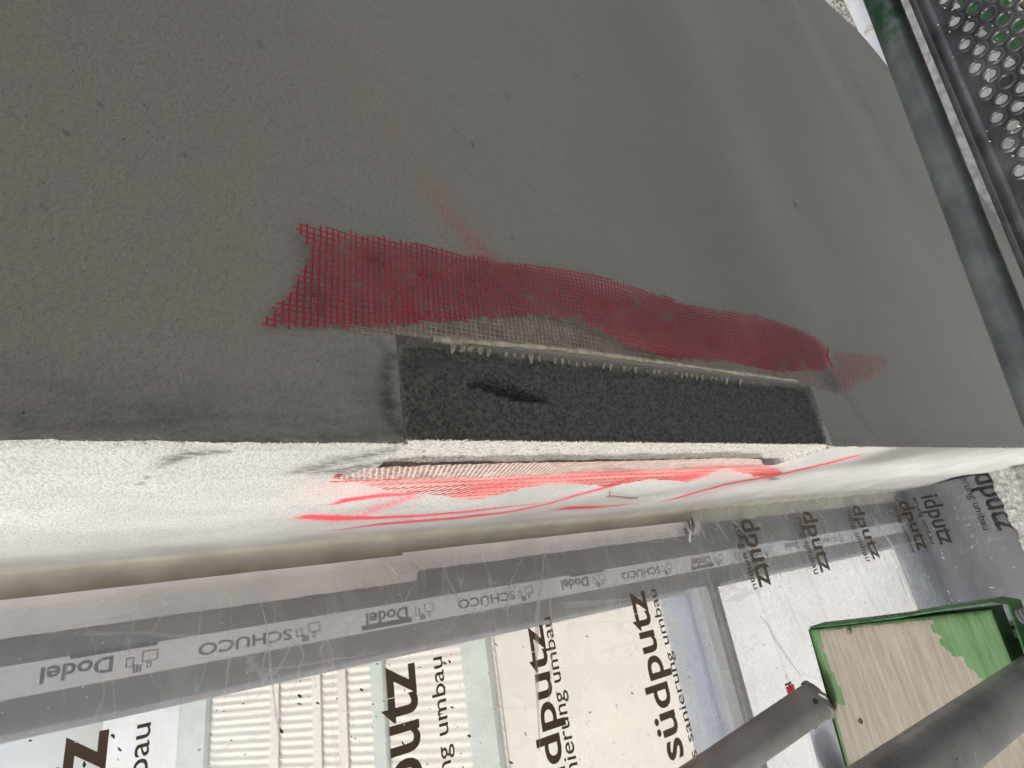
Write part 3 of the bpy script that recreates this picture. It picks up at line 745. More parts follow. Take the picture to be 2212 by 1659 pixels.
for k in range(-1, 5):
    z0 = -.089 + .35 - per_ * k      # Dodel: reads upwards, tops to the left
    if z0 + .07 > ZT: continue
    lettering('lettering', 'Dodel', (-.1065, WY - .0016, z0 - .085 + .091), UPZ, TOPS, .062, .0115, MAT['print_grey'], stk, .02)
    lettering('lettering', 'SCHÜCO' if k % 2 else 'SCHUCO', (-.1095, WY - .0016, .078 - per_ * k), UPZ, TOPS, .106, .0095, MAT['print_grey'], stk, .014)
    for zi in (.238, .055):
        ic = MB(); zc = zi - per_ * k
        def fr(x0, z0_, x1, z1_, t=.0009):
            y0, y1 = WY - .0016, WY - .0013
            ic.box((x0, y0, z0_), (x1, y1, z0_ + t)); ic.box((x0, y0, z1_ - t), (x1, y1, z1_)); ic.box((x0, y0, z0_ + t), (x0 + t, y1, z1_ - t)); ic.box((x1 - t, y0, z0_ + t), (x1, y1, z1_ - t))
        fr(-.118, zc - .013, -.1065, zc + .002); fr(-.1245, zc - .007, -.1185, zc - .003); fr(-.121, zc + .010, -.111, zc + .017)
        for q in range(3): ic.box((-.1275, WY - .0016, zc + .002 + q * .003), (-.1205 + q * .0008, WY - .0013, zc + .004 + q * .003))
        part(ic.build('pictogram', MAT['print_grey'], None), stk)
    br = MB()
    if k % 2 == 0: br.box((-.1022, WY - .0018, z0 - .035), (-.0985, WY - .0013, z0 + .045))
    else: br.box((-.1275, WY - .0018, z0 + .001), (-.1215, WY - .0013, z0 + .075))
    part(br.build('print_bar', MAT['print_grey'], None), stk)

# tapes along the corner of the return and the frame
def wavy_strip(name, x0, x1, z0, z1, yb, mat, jag0=.001, jag1=.001, n=120, seed=60, dy=.0):
    zz = np.linspace(z0, z1, n)
    e0 = x0 + jag0 * (vnoise(zz, zz * 0 + .2, 30, seed) - .5) * 2; e1 = x1 + jag1 * (vnoise(zz, zz * 0 + .6, 40, seed + 1) - .5) * 2
    V = []; Fc = []
    for i in range(n):
        w = .0010 * (vnoise(np.array([zz[i]]), np.array([.4]), 20, seed + 2)[0] - .5)
        for t in (0, .5, 1):
            V.append((e0[i] + (e1[i] - e0[i]) * t, yb + w + dy * t - .0015 * math.sin(t * PI), zz[i]))
    for i in range(n - 1):
        for t in range(2): b = i * 3 + t; Fc.append((b, b + 1, b + 4, b + 3))
    return link_mesh(name, V, Fc, mat, None, True)
n1 = 260; V = []; Fc = []; kk = 8
for i in range(n1):
    z = -1.74 + (ZT + 1.74) * i / (n1 - 1); zz_ = np.array([z])
    r1 = .046 + .006 * (vnoise(zz_, zz_ * 0 + .3, 9, 61)[0] - .5); r2 = .037 + .003 * (vnoise(zz_, zz_ * 0 + .8, 26, 62)[0] - .5)
    for q in range(kk + 1):
        a_ = q / kk * PI / 2
        V.append((.0015 - (r2 + .0015) * (1 - math.cos(a_)), WY - .004 - r1 * (1 - math.sin(a_)), z))
for i in range(n1 - 1):
    for q in range(kk): b = i * (kk + 1) + q; Fc.append((b, b + 1, b + kk + 2, b + kk + 1))
t1 = link_mesh('masking_tape', V, Fc, MAT['tape_cream'], None, True)
tag(t1, 'cream tape band running along the inner corner of the white return', 'tape', 'tapes along the window frame')
t2 = wavy_strip('masking_tape', -.034, -.072, -.10, ZT, WY - .0185, MAT['tape_pink'], .0004, .0008, 140, 64, .0135)
tag(t2, 'pinkish white tape with a torn end, over the upper window frame', 'tape', 'tapes along the window frame')
t3 = wavy_strip('masking_tape', -.030, -.058, -.76, -.075, WY - .0195, MAT['tape_pink'], .0004, .0012, 140, 67, .011)
tag(t3, 'narrower pale tape continuing below the torn pinkish tape towards the transom', 'tape', 'tapes along the window frame')
for (z, s) in ((-.055, 1), (-.098, -1)):
    m = MB(); m.tube([(-.036, WY - .018, z + .012), (-.045, WY - .020, z + .004), (-.054, WY - .0205, z - .004), (-.062, WY - .0195, z - .010 * s)], [.0005, .0010, .0013, .0006], 6)
    part(m.build('tape_wrinkle', MAT['tape_pink'], None, True), t2)

# ------------------------------------------------------------------ printed plastic film over the window, swept out over the sill
SILLZ = -1.83
def film_pt(x, s):
    """s = height on the flat part (z); below -1.72 the sheet curves out over the sill"""
    base = WY - .020
    s0 = -1.70; r = .125
    if s >= s0: y, z = base, s
    else:
        a = (s0 - s) / r
        if a < PI / 2: y, z = base - r * (1 - math.cos(a)), s0 - r * math.sin(a)
        else: y, z = base - r - (a - PI / 2) * r, s0 - r - .004
    bl = float(sstep(-.06, -.25, x))
    w = .006 * math.sin(x * 9 + s * 2.0) * math.sin(s * 7 + x * 3) * bl
    w += .010 * math.exp(-((s + .34 + .12 * (x + .3)) / .02) ** 2) * bl + .006 * math.exp(-((s - .02 + .10 * (x + .3)) / .008) ** 2) * bl
    for q in range(9):
        w += .0022 * math.exp(-((s + .80 + .105 * q - (.35 - .02 * q) * (x + .05) - .02 * math.sin(x * 11 + q)) / .005) ** 2) * float(s < -.74)
    for q in range(5):
        w += .004 * math.exp(-((s + .86 + .21 * q - (.10 + .05 * q) * (x + .05)) / .012) ** 2)
    return (x, y - w, z)
fx = np.linspace(-.045, -1.35, 90)
def film_piece(label, fs, fx=fx):
    nx = len(fx); V = [film_pt(x, s) for s in fs for x in fx]
    Fc = [(i * nx + j, i * nx + j + 1, (i + 1) * nx + j + 1, (i + 1) * nx + j) for i in range(len(fs) - 1) for j in range(nx - 1)]
    o = link_mesh('plastic_film', V, Fc, MAT['film'], None, True)
    return tag(o, label, 'plastic film', 'printed plastic films over the window')
flm = film_piece('clear plastic film with large brown lettering and fine folds over the upper window pane', np.concatenate([np.linspace(ZT - .02, .45, 8), np.linspace(.44, -.745, 200)]))
flm2 = film_piece('wrinkled plastic film with small dark lettering over the lower pane, swept out over the sill', np.concatenate([np.linspace(-.735, -1.70, 170), np.linspace(-1.71, -2.14, 50)]), np.linspace(-.006, -1.35, 92))
def warp_film(p):
    q = film_pt(p.x, p.z); return (q[0], q[1] - .0014, q[2])
FY_ = WY - .020
def fz(x, y): return at(x, y, 1, FY_)[2]
def fxx(x, y): return at(x, y, 1, FY_)[0]
# upper film: reads towards the wall; each row: z end corner at top of the letters, at the baseline, small line the same
for (tx, ty, bx, by, sx0, sy0, sx1, sy1, w) in ((132, 1597, 233, 1573, 292, 1567, 326, 1560, .262), (823.5, 1448, 890, 1429, 930, 1423, 951, 1417, .268), (1134, 1356, 1168, 1348, 1172, 1337, 1187, 1332, .266), (1357, 1282, 1390, 1274, 1405, 1274, 1416, 1272, .268)):
    zb, zt = fz(bx, by), fz(tx, ty); xr = fxx(bx, by)
    lettering('lettering', 'südputz', (xr, FY_, zb), (1, 0, 0), (0, 0, 1), w, zt - zb, MAT['print'], flm, .018, 'RIGHT', warp_film, 1)
    zb2, zt2 = fz(sx1, sy1), fz(sx0, sy0)
    lettering('lettering', 'ivs sanierung umbau', (fxx(sx1, sy1), FY_, zb2), (1, 0, 0), (0, 0, 1), w * 1.12, zt2 - zb2, MAT['print'], flm, .006, 'RIGHT', warp_film, 1)
# lower film: printed the other way up, reads away from the wall
for (bx, by, tx, ty, sx0, sy0, sx1, sy1) in ((1642, 1270, 1669, 1263, 1623, 1271, 1635, 1269), (1776, 1237, 1796, 1231, 1760, 1239, 1769, 1237), (1884, 1210, 1899, 1206, 1868, 1212, 1876, 1210), (1983, 1190, 1995, 1187, 1968, 1191, 1975, 1190)):
    zb, zt = fz(bx, by), fz(tx, ty); xr = fxx(bx, by)
    lettering('lettering', 'dputz', (xr + .150, FY_, zb), (-1, 0, 0), (0, 0, -1), .150, zb - zt, MAT['print'], flm2, .018, 'LEFT', warp_film, 1)
    zb2, zt2 = fz(sx0, sy0), fz(sx1, sy1)
    lettering('lettering', 'rung umbau', (xr + .138, FY_, zb2), (-1, 0, 0), (0, 0, -1), .138, zb2 - zt2, MAT['print'], flm2, .006, 'LEFT', warp_film, 1)
for (s0, w0, xr, body, h) in ((-1.80, .150, -.035, 'idputz', .035), (-1.950, .17, .0, 'dputz', .045)):
    lettering('lettering', body, (xr, FY_, s0), (-1, 0, 0), (0, 0, -1), w0, h, MAT['dirt'], flm2, .02, 'LEFT', warp_film, 2)
    lettering('lettering', 'erung umbau', (xr, FY_, s0 + h * .75), (-1, 0, 0), (0, 0, -1), w0 * .95, h * .32, MAT['dirt'], flm2, .008, 'LEFT', warp_film, 2)
for (px, py) in ((1712, 1488), (2138, 1299)):
    p = at(px, py, 1, FY_); m = MB(); q = film_pt(p[0], p[2])
    m.box((q[0] - .006, q[1] - .003, q[2] - .006), (q[0] + .008, q[1] - .0024, q[2] + .022))
    part(m.build('red_mark', MAT['red_print'], None), flm2)
p = at(1703, 1482, 1, FY_); lettering('lettering', 'p', (p[0] + .006, FY_, p[2]), (-1, 0, 0), (0, 0, -1), .016, .02, MAT['print'], flm2, .01, 'LEFT', warp_film, 1)
# creases where the film doubles up
def crease(pts, r, par):
    m = MB(); L = []
    for (a, b_) in zip(pts[:-1], pts[1:]):
        for t in np.linspace(0, 1, 8)[:-1]:
            p = at(a[0] + (b_[0] - a[0]) * t, a[1] + (b_[1] - a[1]) * t, 1, FY_); q = film_pt(p[0], p[2]); L.append((q[0], q[1] - .002, q[2]))
    k = len(L); m.tube(L, [r * (.25 + .75 * math.sin(PI * (i + .5) / k)) * random.uniform(.7, 1.2) for i in range(k)], 6)
    part(m.build('film_fold', MAT['film'], None, True), par)
for pts, r in (([(560, 1290), (575, 1350), (585, 1450), (598, 1560), (612, 1659)], .0016), ([(1175, 1195), (1168, 1260), (1158, 1330), (1155, 1420), (1160, 1520), (1166, 1640)], .0035),
               ([(1120, 1250), (1095, 1300), (1092, 1340)], .002), ([(1178, 1192), (1186, 1300), (1190, 1420), (1182, 1540)], .0018), ([(955, 1225), (985, 1290), (1010, 1330)], .0016), ([(1130, 1200), (1100, 1260), (1088, 1330)], .0016)):
    crease(pts, r, flm)
for pts, r in (([(1880, 1110), (1930, 1190), (1965, 1270), (1990, 1330)], .004), ([(1640, 1330), (1690, 1400), (1740, 1470)], .003), ([(1500, 1115), (1530, 1180)], .003), ([(1530, 1105), (1580, 1180)], .003), ([(1560, 1100), (1640, 1190)], .0025), ([(1700, 1090), (1760, 1130)], .002), ([(1930, 1230), (1960, 1300)], .003)):
    crease(pts, r, flm2)
# torn pale film edge along the transom
m = MB(); L = []
for (px, py) in ((1486, 1122), (1490, 1140), (1488, 1158), (1491, 1172)):
    p = at(px, py, 1, FY_ - .004); L.append(p)
m.tube(L, [.002, .0035, .004, .0015], 8)
part(m.build('torn_edge', MAT['fold'], None, True), flm2)
m = MB()
for (a, b_) in (((1484, 1120), (1492, 1148)), ((1494, 1118), (1497, 1150)), ((1478, 1140), (1486, 1165))):
    m.tube([at(*a, 1, FY_ - .006), at((a[0] + b_[0]) / 2 + 3, (a[1] + b_[1]) / 2, 1, FY_ - .010), at(*b_, 1, FY_ - .006)], [.002, .004, .001], 6)
part(m.build('dirty_tatter', MAT['mortar'], None, True), flm2)
# dried splashes and crumbs on the film
def film_crumbs(name, spots, mat, par, flat=.0006):
    V = []; Fc = []
    for (x, s, L, a, w) in spots:
        b = len(V); ca, sa = math.cos(a), math.sin(a); k = 7
        for i in range(k):
            an = 2 * PI * i / k; u = math.cos(an) * L * random.uniform(.7, 1.2); v = math.sin(an) * w * random.uniform(.6, 1.3)
            q = film_pt(x + u * ca - v * sa, s + u * sa + v * ca); V.append((q[0], q[1] - .0016, q[2]))
        q = film_pt(x, s); V.append((q[0], q[1] - .0016 - flat * 2, q[2]))
        for i in range(k): Fc.append((b + i, b + (i + 1) % k, b + k))
    o = link_mesh(name, V, Fc, mat); o['kind'] = 'stuff'; return part(o, par)
sp = []
for i in range(190):
    if i < 120: x, s = random.gauss(-.27, .09), random.gauss(.02, .13)
    else: x, s = random.uniform(-.5, -.15), random.uniform(-.7, .4)
    if x > -.17 or s < -.72: continue
    L = random.choice((.0012, .0016, .002, .0035)); sp.append((x, s, L, random.gauss(.9, .35), L * random.uniform(.25, .5)))
film_crumbs('dark_splashes', sp, MAT['dirt'], flm)
sp = [(random.uniform(-.6, -.07), random.uniform(-.72, .45), random.uniform(.0008, .0022), random.uniform(0, 3.1), random.uniform(.0004, .0008)) for i in range(170)]
sp += [(random.uniform(-.16, -.05), random.gauss(-.13, .12), random.uniform(.001, .005), random.gauss(1.4, .9), .0004) for i in range(50)]
film_crumbs('pale_splashes', [q for q in sp if q[1] > -.73], MAT['plaster_crumb'], flm)
sp = [(random.uniform(-.5, -.17), random.uniform(-1.3, -.78), random.uniform(.001, .003), random.gauss(.9, .4), .0009) for i in range(60)]
film_crumbs('dark_splashes', sp, MAT['dirt'], flm2)
sp = [(random.uniform(-.5, -.05), random.uniform(-2.1, -1.6), random.uniform(.001, .008) * random.random(), random.uniform(0, 3.1), random.uniform(.0008, .0026)) for i in range(70)]
sp += [(random.uniform(-.3, -.05), random.uniform(-1.6, -.8), random.uniform(.001, .003), random.uniform(0, 3.1), .0008) for i in range(60)]
film_crumbs('pale_splashes', sp, MAT['plaster_crumb'], flm2)

# ------------------------------------------------------------------ sill and rough edge of the wall below the window
sill = tag(empty('window_sill', (-.5, .3, -2.4)), 'rough light rendered sill block under the dark film at the right edge', 'sill')
m = MB(); m.box((-1.5, .235, -2.39), (.0, .55, SILLZ - .012)); part(m.build('sill_slab', MAT['frame_dark'], None, False, .004), sill)
nxs, nys = 260, 16
V = []; Fc = []
for i in range(nxs):
    x = -.9 + .93 * i / (nxs - 1)
    for j in range(nys):
        t = j / (nys - 1)
        if t < .5: y = .232 - .06 * (t / .5); z = SILLZ + .012
        else: y = .172; z = SILLZ + .012 - (t - .5) * .6
        nn = vnoise(np.array([x]), np.array([t * .4]), 70, 71)[0] - .5
        V.append((x, y + .016 * nn, z + .014 * (vnoise(np.array([x]), np.array([t * .5]), 60, 72)[0] - .5)))
for i in range(nxs - 1):
    for j in range(nys - 1): b = i * nys + j; Fc.append((b, b + nys, b + nys + 1, b + 1))
part(link_mesh('render_edge', V, Fc, MAT['rough'], None, True), sill)

# ------------------------------------------------------------------ beyond the window: ribbed sheets tilted to catch sun, green battens, added white slab
roof = tag(empty('sun_tilted_sheets', (-.6, 1.1, -2.4)), 'ribbed sheets tilted to catch the sun, with pale green battens, seen through the upper window pane', 'roof')
RY0, RZ0, RSL = 1.0, -1.38, .62
def roof_at(px, py):
    v = ray(px, py); t = (RZ0 + RSL * (CAM[1] - RY0) - CAM[2]) / (v[2] - RSL * v[1]); return CAM + t * v
def roof_y(px, py=1480): return roof_at(px, py)[1]
def sheet(name, y0, y1, amp, pitch, mat, lift=0.0, x0=-3.2, x1=.6):
    n = int((x1 - x0) / pitch * 8) if amp else 2; V = []; Fc = []
    for i in range(n + 1):
        x = x0 + (x1 - x0) * i / n
        for y in (y0, y1): V.append((x, y, RZ0 + RSL * (y - RY0) + lift + amp * math.sin(2 * PI * x / pitch)))
    for i in range(n): b = i * 2; Fc.append((b, b + 2, b + 3, b + 1))
    return part(link_mesh(name, V, Fc, mat, None, True), roof)
def batten(y0, y1, mat, th=.02):
    m = MB(); L = .012
    P = [(-3.2, y, RZ0 + RSL * (y - RY0) + h) for y, h in ((y0, L), (y1, L), (y1, L + th), (y0, L + th))]
    Q = [(.6, p[1], p[2]) for p in P]; m.quad(P); m.quad(Q[::-1])
    for i in range(4): m.quad([P[i], Q[i], Q[(i + 1) % 4], P[(i + 1) % 4]])
    return part(m.build('batten', mat, None, False, .003), roof)
ya, yb, yc, yd, ye, yf = roof_y(1500), roof_y(1075), roof_y(1018), roof_y(838), roof_y(812), roof_y(462)
yg, yh = roof_y(405), roof_y(235)
ym = roof_y(1500)
sheet('flat_sheet', .50, ym - .02, 0, .1, MAT['sheet_cool'], .003)
sheet('flat_sheet', ym - .03, yb, 0, .1, MAT['sheet'])
sheet('ribbed_sheet', yb - .01, yd, .0014, .034, MAT['sheet'], .006)
sheet('ribbed_sheet', yd - .01, yf + .03, .0026, .034, MAT['sheet'], .004)
sheet('flat_sheet', yf + .02, yh, 0, .1, MAT['sheet_cool'], .006)
batten(yb, yc, MAT['rail_green']); batten(yd, ye, MAT['rail_green'], .012); batten(yf, yg, MAT['rail_green'])
for q in (600, 690, 745): batten(roof_y(q + 9), roof_y(q - 9), MAT['sheet'], .004)
ter = tag(empty('added_white_slab', (-.6, 1.0, -2.4)), 'white slab added below the ribbed sheets to brighten the lower pane', 'terrace')
m = MB(); m.box((-3.2, .60, -2.38), (.4, .95, -1.86)); part(m.build('brightening_slab', MAT['sheet_cool'], None, False, .01), ter)  # added so the lower pane looks onto something bright

# ------------------------------------------------------------------ scaffold: perforated deck, ledger, plank, standards
YAW = math.atan2(-.0998, 1.0)
ex = Vector((math.cos(YAW), math.sin(YAW), 0)); ey = Vector((-math.sin(YAW), math.cos(YAW), 0))
DZ = -.574
lip = Vector(at(2120, 384, 2, DZ))
def dk(u, v, h=0.0): return lip + ex * u + ey * v + Vector((0, 0, h))
deck = tag(empty('scaffold_deck', tuple(dk(.2, -.2))), 'perforated grey steel scaffold deck with rows of round holes', 'scaffold deck')
h0 = Vector(at(3500 * .54861 + .2315 * 908, .2315 * 865, 2, DZ))      # one measured hole
rel = h0 - lip; hu, hv = rel.dot(ex), rel.dot(ey)
cu = bpy.data.curves.new('perforated_plate', 'CURVE'); cu.dimensions = '2D'; cu.fill_mode = 'BOTH'; cu.extrude = .0008
def spl(pts):
    s = cu.splines.new('POLY'); s.points.add(len(pts) - 1); s.use_cyclic_u = True
    for p_, q in zip(s.points, pts): p_.co = (q[0], q[1], 0, 1)
U0, U1, V0, V1 = -.35, 1.1, -.315, -.0205
spl([(U0, V0), (U1, V0), (U1, V1), (U0, V1)])
PU, PV, HR = .0376, .0094, .0066
holes = []
for r in range(0, 29):
    vv = hv - PV * r
    for c in range(-20, 32):
        uu = hu + PU * (c + (.5 if r % 2 else 0))
        if vv > V1 - .0085: continue
        if U0 + .02 < uu < U1 - .02 and V0 + .025 < vv: holes.append((uu, vv))
for (uu, vv) in holes:
    if random.random() < .05: continue
    spl([(uu + HR * math.cos(2 * PI * k / 14), vv + HR * .92 * math.sin(2 * PI * k / 14)) for k in range(14)])
to = bpy.data.objects.new('t', cu); COL.objects.link(to)
me = bpy.data.meshes.new_from_object(to.evaluated_get(bpy.context.evaluated_depsgraph_get()))
bpy.data.objects.remove(to)
me.name = 'perforated_plate'
for v in me.vertices: v.co = dk(v.co.x, v.co.y, v.co.z)
me.materials.clear(); me.materials.append(MAT['deck'])
plate = bpy.data.objects.new('perforated_plate', me); COL.objects.link(plate); part(plate, deck)
m = MB()
for (uu, vv) in holes:            # pressed-up rims
    b0 = len(m.v); k = 14
    for (rr, hh) in ((HR + .0040, .0006), (HR + .0016, .0022), (HR - .0002, .0022), (HR - .0004, -.0015)):
        for i in range(k): m.v.append(tuple(dk(uu + rr * math.cos(2 * PI * i / k), vv + rr * .94 * math.sin(2 * PI * i / k), hh)))
    for j in range(3):
        for i in range(k): m.f.append((b0 + j * k + i, b0 + j * k + (i + 1) % k, b0 + (j + 1) * k + (i + 1) % k, b0 + (j + 1) * k + i))
o = link_mesh('hole_rims', m.v, m.f, MAT['deck'], None, True); o['kind'] = 'stuff'; part(o, deck)
# rolled edge: profile in (v, h) swept along u
prof = [(-.033, 0), (-.030, .0005), (-.027, .005), (-.022, .0065), (-.018, .004), (-.0165, -.001), (-.0145, -.001), (-.013, .003), (-.008, .006), (-.003, .003), (0, -.004), (0, -.060), (-.004, -.060), (-.004, -.006), (-.033, -.004)]
prof = [(v * .62, h * .8) for v, h in prof]
V = []; Fc = []; nu = 40
for i in range(nu + 1):
    u = U0 + (U1 - U0) * i / nu
    for (v, h) in prof: V.append(dk(u, v, h))
np_ = len(prof)
for i in range(nu):
    for j in range(np_ - 1): b = i * np_ + j; Fc.append((b, b + np_, b + np_ + 1, b + 1))
part(link_mesh('rolled_edge', V, Fc, MAT['deck'], None, True), deck)
pts = [dk(random.uniform(0, .6), random.uniform(-.14, -.002), .003) for i in range(150)]
grains('dust_crumbs', pts, .0016, MAT['plaster_crumb'], deck)

def tube_obj(name, pts, r, mat, label, cat, paint=None, n=28, seg=60):
    P = [Vector(p) for p in pts]; L = []
    for a, b_ in zip(P[:-1], P[1:]):
        for t in np.linspace(0, 1, seg)[:-1]: L.append(a + (b_ - a) * float(t))
    L.append(P[-1])
    m = MB(); m.tube(L, r, n); o = m.build(name, mat, None, True)
    if paint:
        a = o.data.attributes.new('paint', 'FLOAT', 'POINT'); a.data.foreach_set('value', [paint(v.co) for v in o.data.vertices])
    return tag(o, label, cat, 'scaffold tubes')
LZ = -.604
a = Vector(at(1904, 0, 2, LZ)); b_ = Vector(at(2117, 549, 2, LZ)); d = (b_ - a).normalized()
ledger = tube_obj('scaffold_tube', [a - d * 1.2, b_ + d * .9], .0190, MAT['tube_teal'], 'grey steel tube with a green painted end beside the perforated deck', 'scaffold tube', lambda c: float(sstep(.44, .60, c.x)))
# plank
PZ = -.5
c0 = Vector(at(1745, 1360, 2, PZ)); c1 = Vector(at(2140, 1316, 2, PZ)); c2 = Vector(at(1828, 1659, 2, PZ))
plank = tag(empty('scaffold_plank', tuple(c0)), 'weathered wooden plank with green painted corners between steel tubes', 'plank')
e_w = (c1 - c0); W_ = e_w.length; e_w.normalize(); e_l = (c2 - c0).normalized()
def pk(u, v, h=0.0): return c0 + e_l * u + e_w * v + Vector((0, 0, h))
nu, nv = 160, 60; Lp = .9; TH = .034
V = []; Fc = []; pa = []
for i in range(nu + 1):
    u = Lp * (i / nu) ** 1.6
    for j in range(nv + 1):
        v = W_ * j / nv
        h = .0012 * (vnoise(np.array([u * .15]), np.array([v]), 160, 81)[0] - .5)
        edge = min(v, W_ - v, u) ; h -= .003 * math.exp(-edge / .003)
        uu = u + (.002 * (vnoise(np.array([v]), np.array([.2]), 120, 82)[0] - .3) if i == 0 else 0)
        V.append(pk(uu, v, h))
        jag = .012 * (vnoise(np.array([u]), np.array([v]), 90, 83)[0] - .5)
        p1 = v < .018 - .004 * math.sin(u * 60) + jag * .2 and u < .088 + jag
        lim = .053 - .035 * max(0, (u - .03)) / .05 if u > .03 else .056
        p2 = (W_ - v) < lim + jag * 1.2 and u < .115 + jag * 2
        p3 = v < .004 and u >= .088
        p4 = u < .004 + jag * .25
        pa.append(1.0 if (p1 or p2 or p3) else (.62 if p4 else .0 + .16 * vnoise(np.array([u]), np.array([v]), 30, 84)[0]))
for i in range(nu):
    for j in range(nv): b0 = i * (nv + 1) + j; Fc.append((b0, b0 + nv + 1, b0 + nv + 2, b0 + 1))
part(link_mesh('board_face', V, Fc, MAT['plank'], None, True, dict(paint=pa)), plank)
m = MB()
m.quad([pk(0, 0, -.001), pk(0, W_, -.001), pk(0, W_, -TH), pk(0, 0, -TH)]); m.quad([pk(0, 0, -.001), pk(Lp, 0, -.001), pk(Lp, 0, -TH), pk(0, 0, -TH)])
m.quad([pk(0, W_, -.001), pk(Lp, W_, -.001), pk(Lp, W_, -TH), pk(0, W_, -TH)]); m.quad([pk(0, 0, -TH), pk(Lp, 0, -TH), pk(Lp, W_, -TH), pk(0, W_, -TH)])
part(m.build('board_edge', MAT['green'], None), plank)
# loose green end strap round the end of the plank
strap = [(pk(-.0006, .002, -.002)), (pk(-.0008, W_ * .3, .001)), (pk(-.0012, W_ * .55, .001)), (pk(-.0040, W_ * .8, .003)), (pk(-.0055, W_ + .004, .003)), (pk(-.002, W_ + .014, -.003)), (pk(.04, W_ + .011, -.006)), (pk(.10, W_ + .008, -.008))]
V = []; Fc = []
for i, p_ in enumerate(strap):
    q = p_; nrm_ = (e_l * -1 if i < 5 else e_w) * .0022
    V += [q, q + nrm_, q + nrm_ + Vector((0, 0, -.036)), q + Vector((0, 0, -.036))]
for i in range(len(strap) - 1):
    for j in range(4): b0 = i * 4; Fc.append((b0 + j, b0 + (j + 1) % 4, b0 + 4 + (j + 1) % 4, b0 + 4 + j))
st = link_mesh('end_strap', V, Fc, MAT['green'], None, False); part(st, plank)
md = st.modifiers.new('bevel', 'BEVEL'); md.width = .0006
m = MB()
for i in range(9): q = pk(-.0040, W_ * (.42 + .035 * i), -.004); m.tube([q, q + e_l * -.001], .0011, 6)
part(m.build('strap_holes', MAT['dirt'], None), plank)
for (px, py, r) in ((2045 - 0, 0, 0),):
    pass
p_ = Vector(at(1684 + 0 + 706 * 0 + 0, 0, 2, PZ)) if False else Vector(at(2600 * .54861 + 1220 * .3551, 2200 * .54861 + 990 * .3551, 2, PZ))
m = MB(); m.tube([p_ + Vector((0, 0, .0012)), p_ + Vector((0, 0, -.004))], .0026, 8); part(m.build('nail_hole', MAT['dirt'], None), plank)
p_ = Vector(at(2600 * .54861 + 1150 * .3551, 2200 * .54861 + 443 * .3551, 2, PZ))
m = MB(); m.tube([p_ + Vector((0, 0, .0022)), p_ + Vector((0, 0, -.004))], [.003, .0036], 10); part(m.build('nail_head', MAT['tube_grey'], None), plank)

# short tube whose foot rests at the plank and leans up past the camera
s0 = Vector(at(1772, 1508, 2, PZ)) + Vector((0, 0, .004)); t0 = (PZ - CAM[2]) / ray(1768, 1497)[2]
e1 = Vector(CAM + ray(1551, 1659) * t0 * .93); dirA = (e1 - s0).normalized()
RA = .0212
sA = tube_obj('scaffold_tube', [s0, e1 + dirA * .9], RA, MAT['tube_grey'], 'dusty grey tube whose lower end stands against the edge of the plank', 'scaffold tube', None, 28, 200)
m = MB()
# ragged mortar collar at the foot and the bolt hole
ring = []
for i in range(26):
    an = 2 * PI * i / 26; ax1 = dirA.orthogonal().normalized(); ax2 = dirA.cross(ax1)
    ring.append(s0 + (ax1 * math.cos(an) + ax2 * math.sin(an)) * RA + dirA * random.uniform(.0, .008))
ring.append(ring[0])
m.tube(ring, [random.uniform(.0012, .0034) for _ in ring], 6)
part(m.build('mortar_collar', MAT['tube_grey'], None, True), sA)
view = (Vector(CAM) - s0).normalized(); side = (view - dirA * view.dot(dirA)).normalized()
hp = s0 + dirA * .016 + side * (RA - .0004)
m = MB(); m.tube([hp - side * .002, hp + side * .0006], [.0036, .0034], 10); part(m.build('bolt_hole', MAT['dirt'], None), sA)
# near standard
sb = Vector((-.2395, -.1130, -.28))
tb = Vector(at(2212, 1489, 1, sb.y - .001)); ta = Vector(at(1985, 1657, 1, sb.y)); dirB = (ta - tb).normalized()
sB = tube_obj('scaffold_tube', [tb - dirB * .8, ta + dirB * 1.2], .0186, MAT['tube'], 'thick dark steel tube crossing in front of the wooden plank', 'scaffold tube')
# spattered zinc bracket plate under the dusty tube, and a cross tube below it
br = tag(empty('bracket', tuple(pk(.2, -.03))), 'spattered zinc bracket plate at the edge of the plank below the dusty tube', 'bracket')
b0 = [Vector(at(*q, 2, PZ - .012)) for q in ((1728, 1500), (1788, 1520), (1828, 1665), (1845, 1720), (1790, 1760), (1768, 1659))]
V = b0 + [q + Vector((0, 0, -.006)) for q in b0]; k = len(b0)
Fc = [tuple(range(k)), tuple(range(2 * k - 1, k - 1, -1))] + [(i, i + k, (i + 1) % k + k, (i + 1) % k) for i in range(k)]
part(link_mesh('bracket_plate', V, Fc, MAT['zinc']), br)
hp = Vector(at(2600 * .54861 + 930 * .3551, 2200 * .54861 + 1012 * .3551, 2, PZ - .011))
m = MB(); m.tube([hp + Vector((0, 0, .0005)), hp + Vector((0, 0, -.004))], .0045, 10); part(m.build('bolt_hole', MAT['dirt'], None), br)
c = Vector(at(1775, 1668, 2, PZ + .006)); sC = tube_obj('scaffold_tube', [c, c + Vector((-.25, -.02, .09))], .017, MAT['tube_grey'], 'stub of thin grey tube at the bottom edge on the zinc bracket', 'scaffold tube', None, 20, 10)
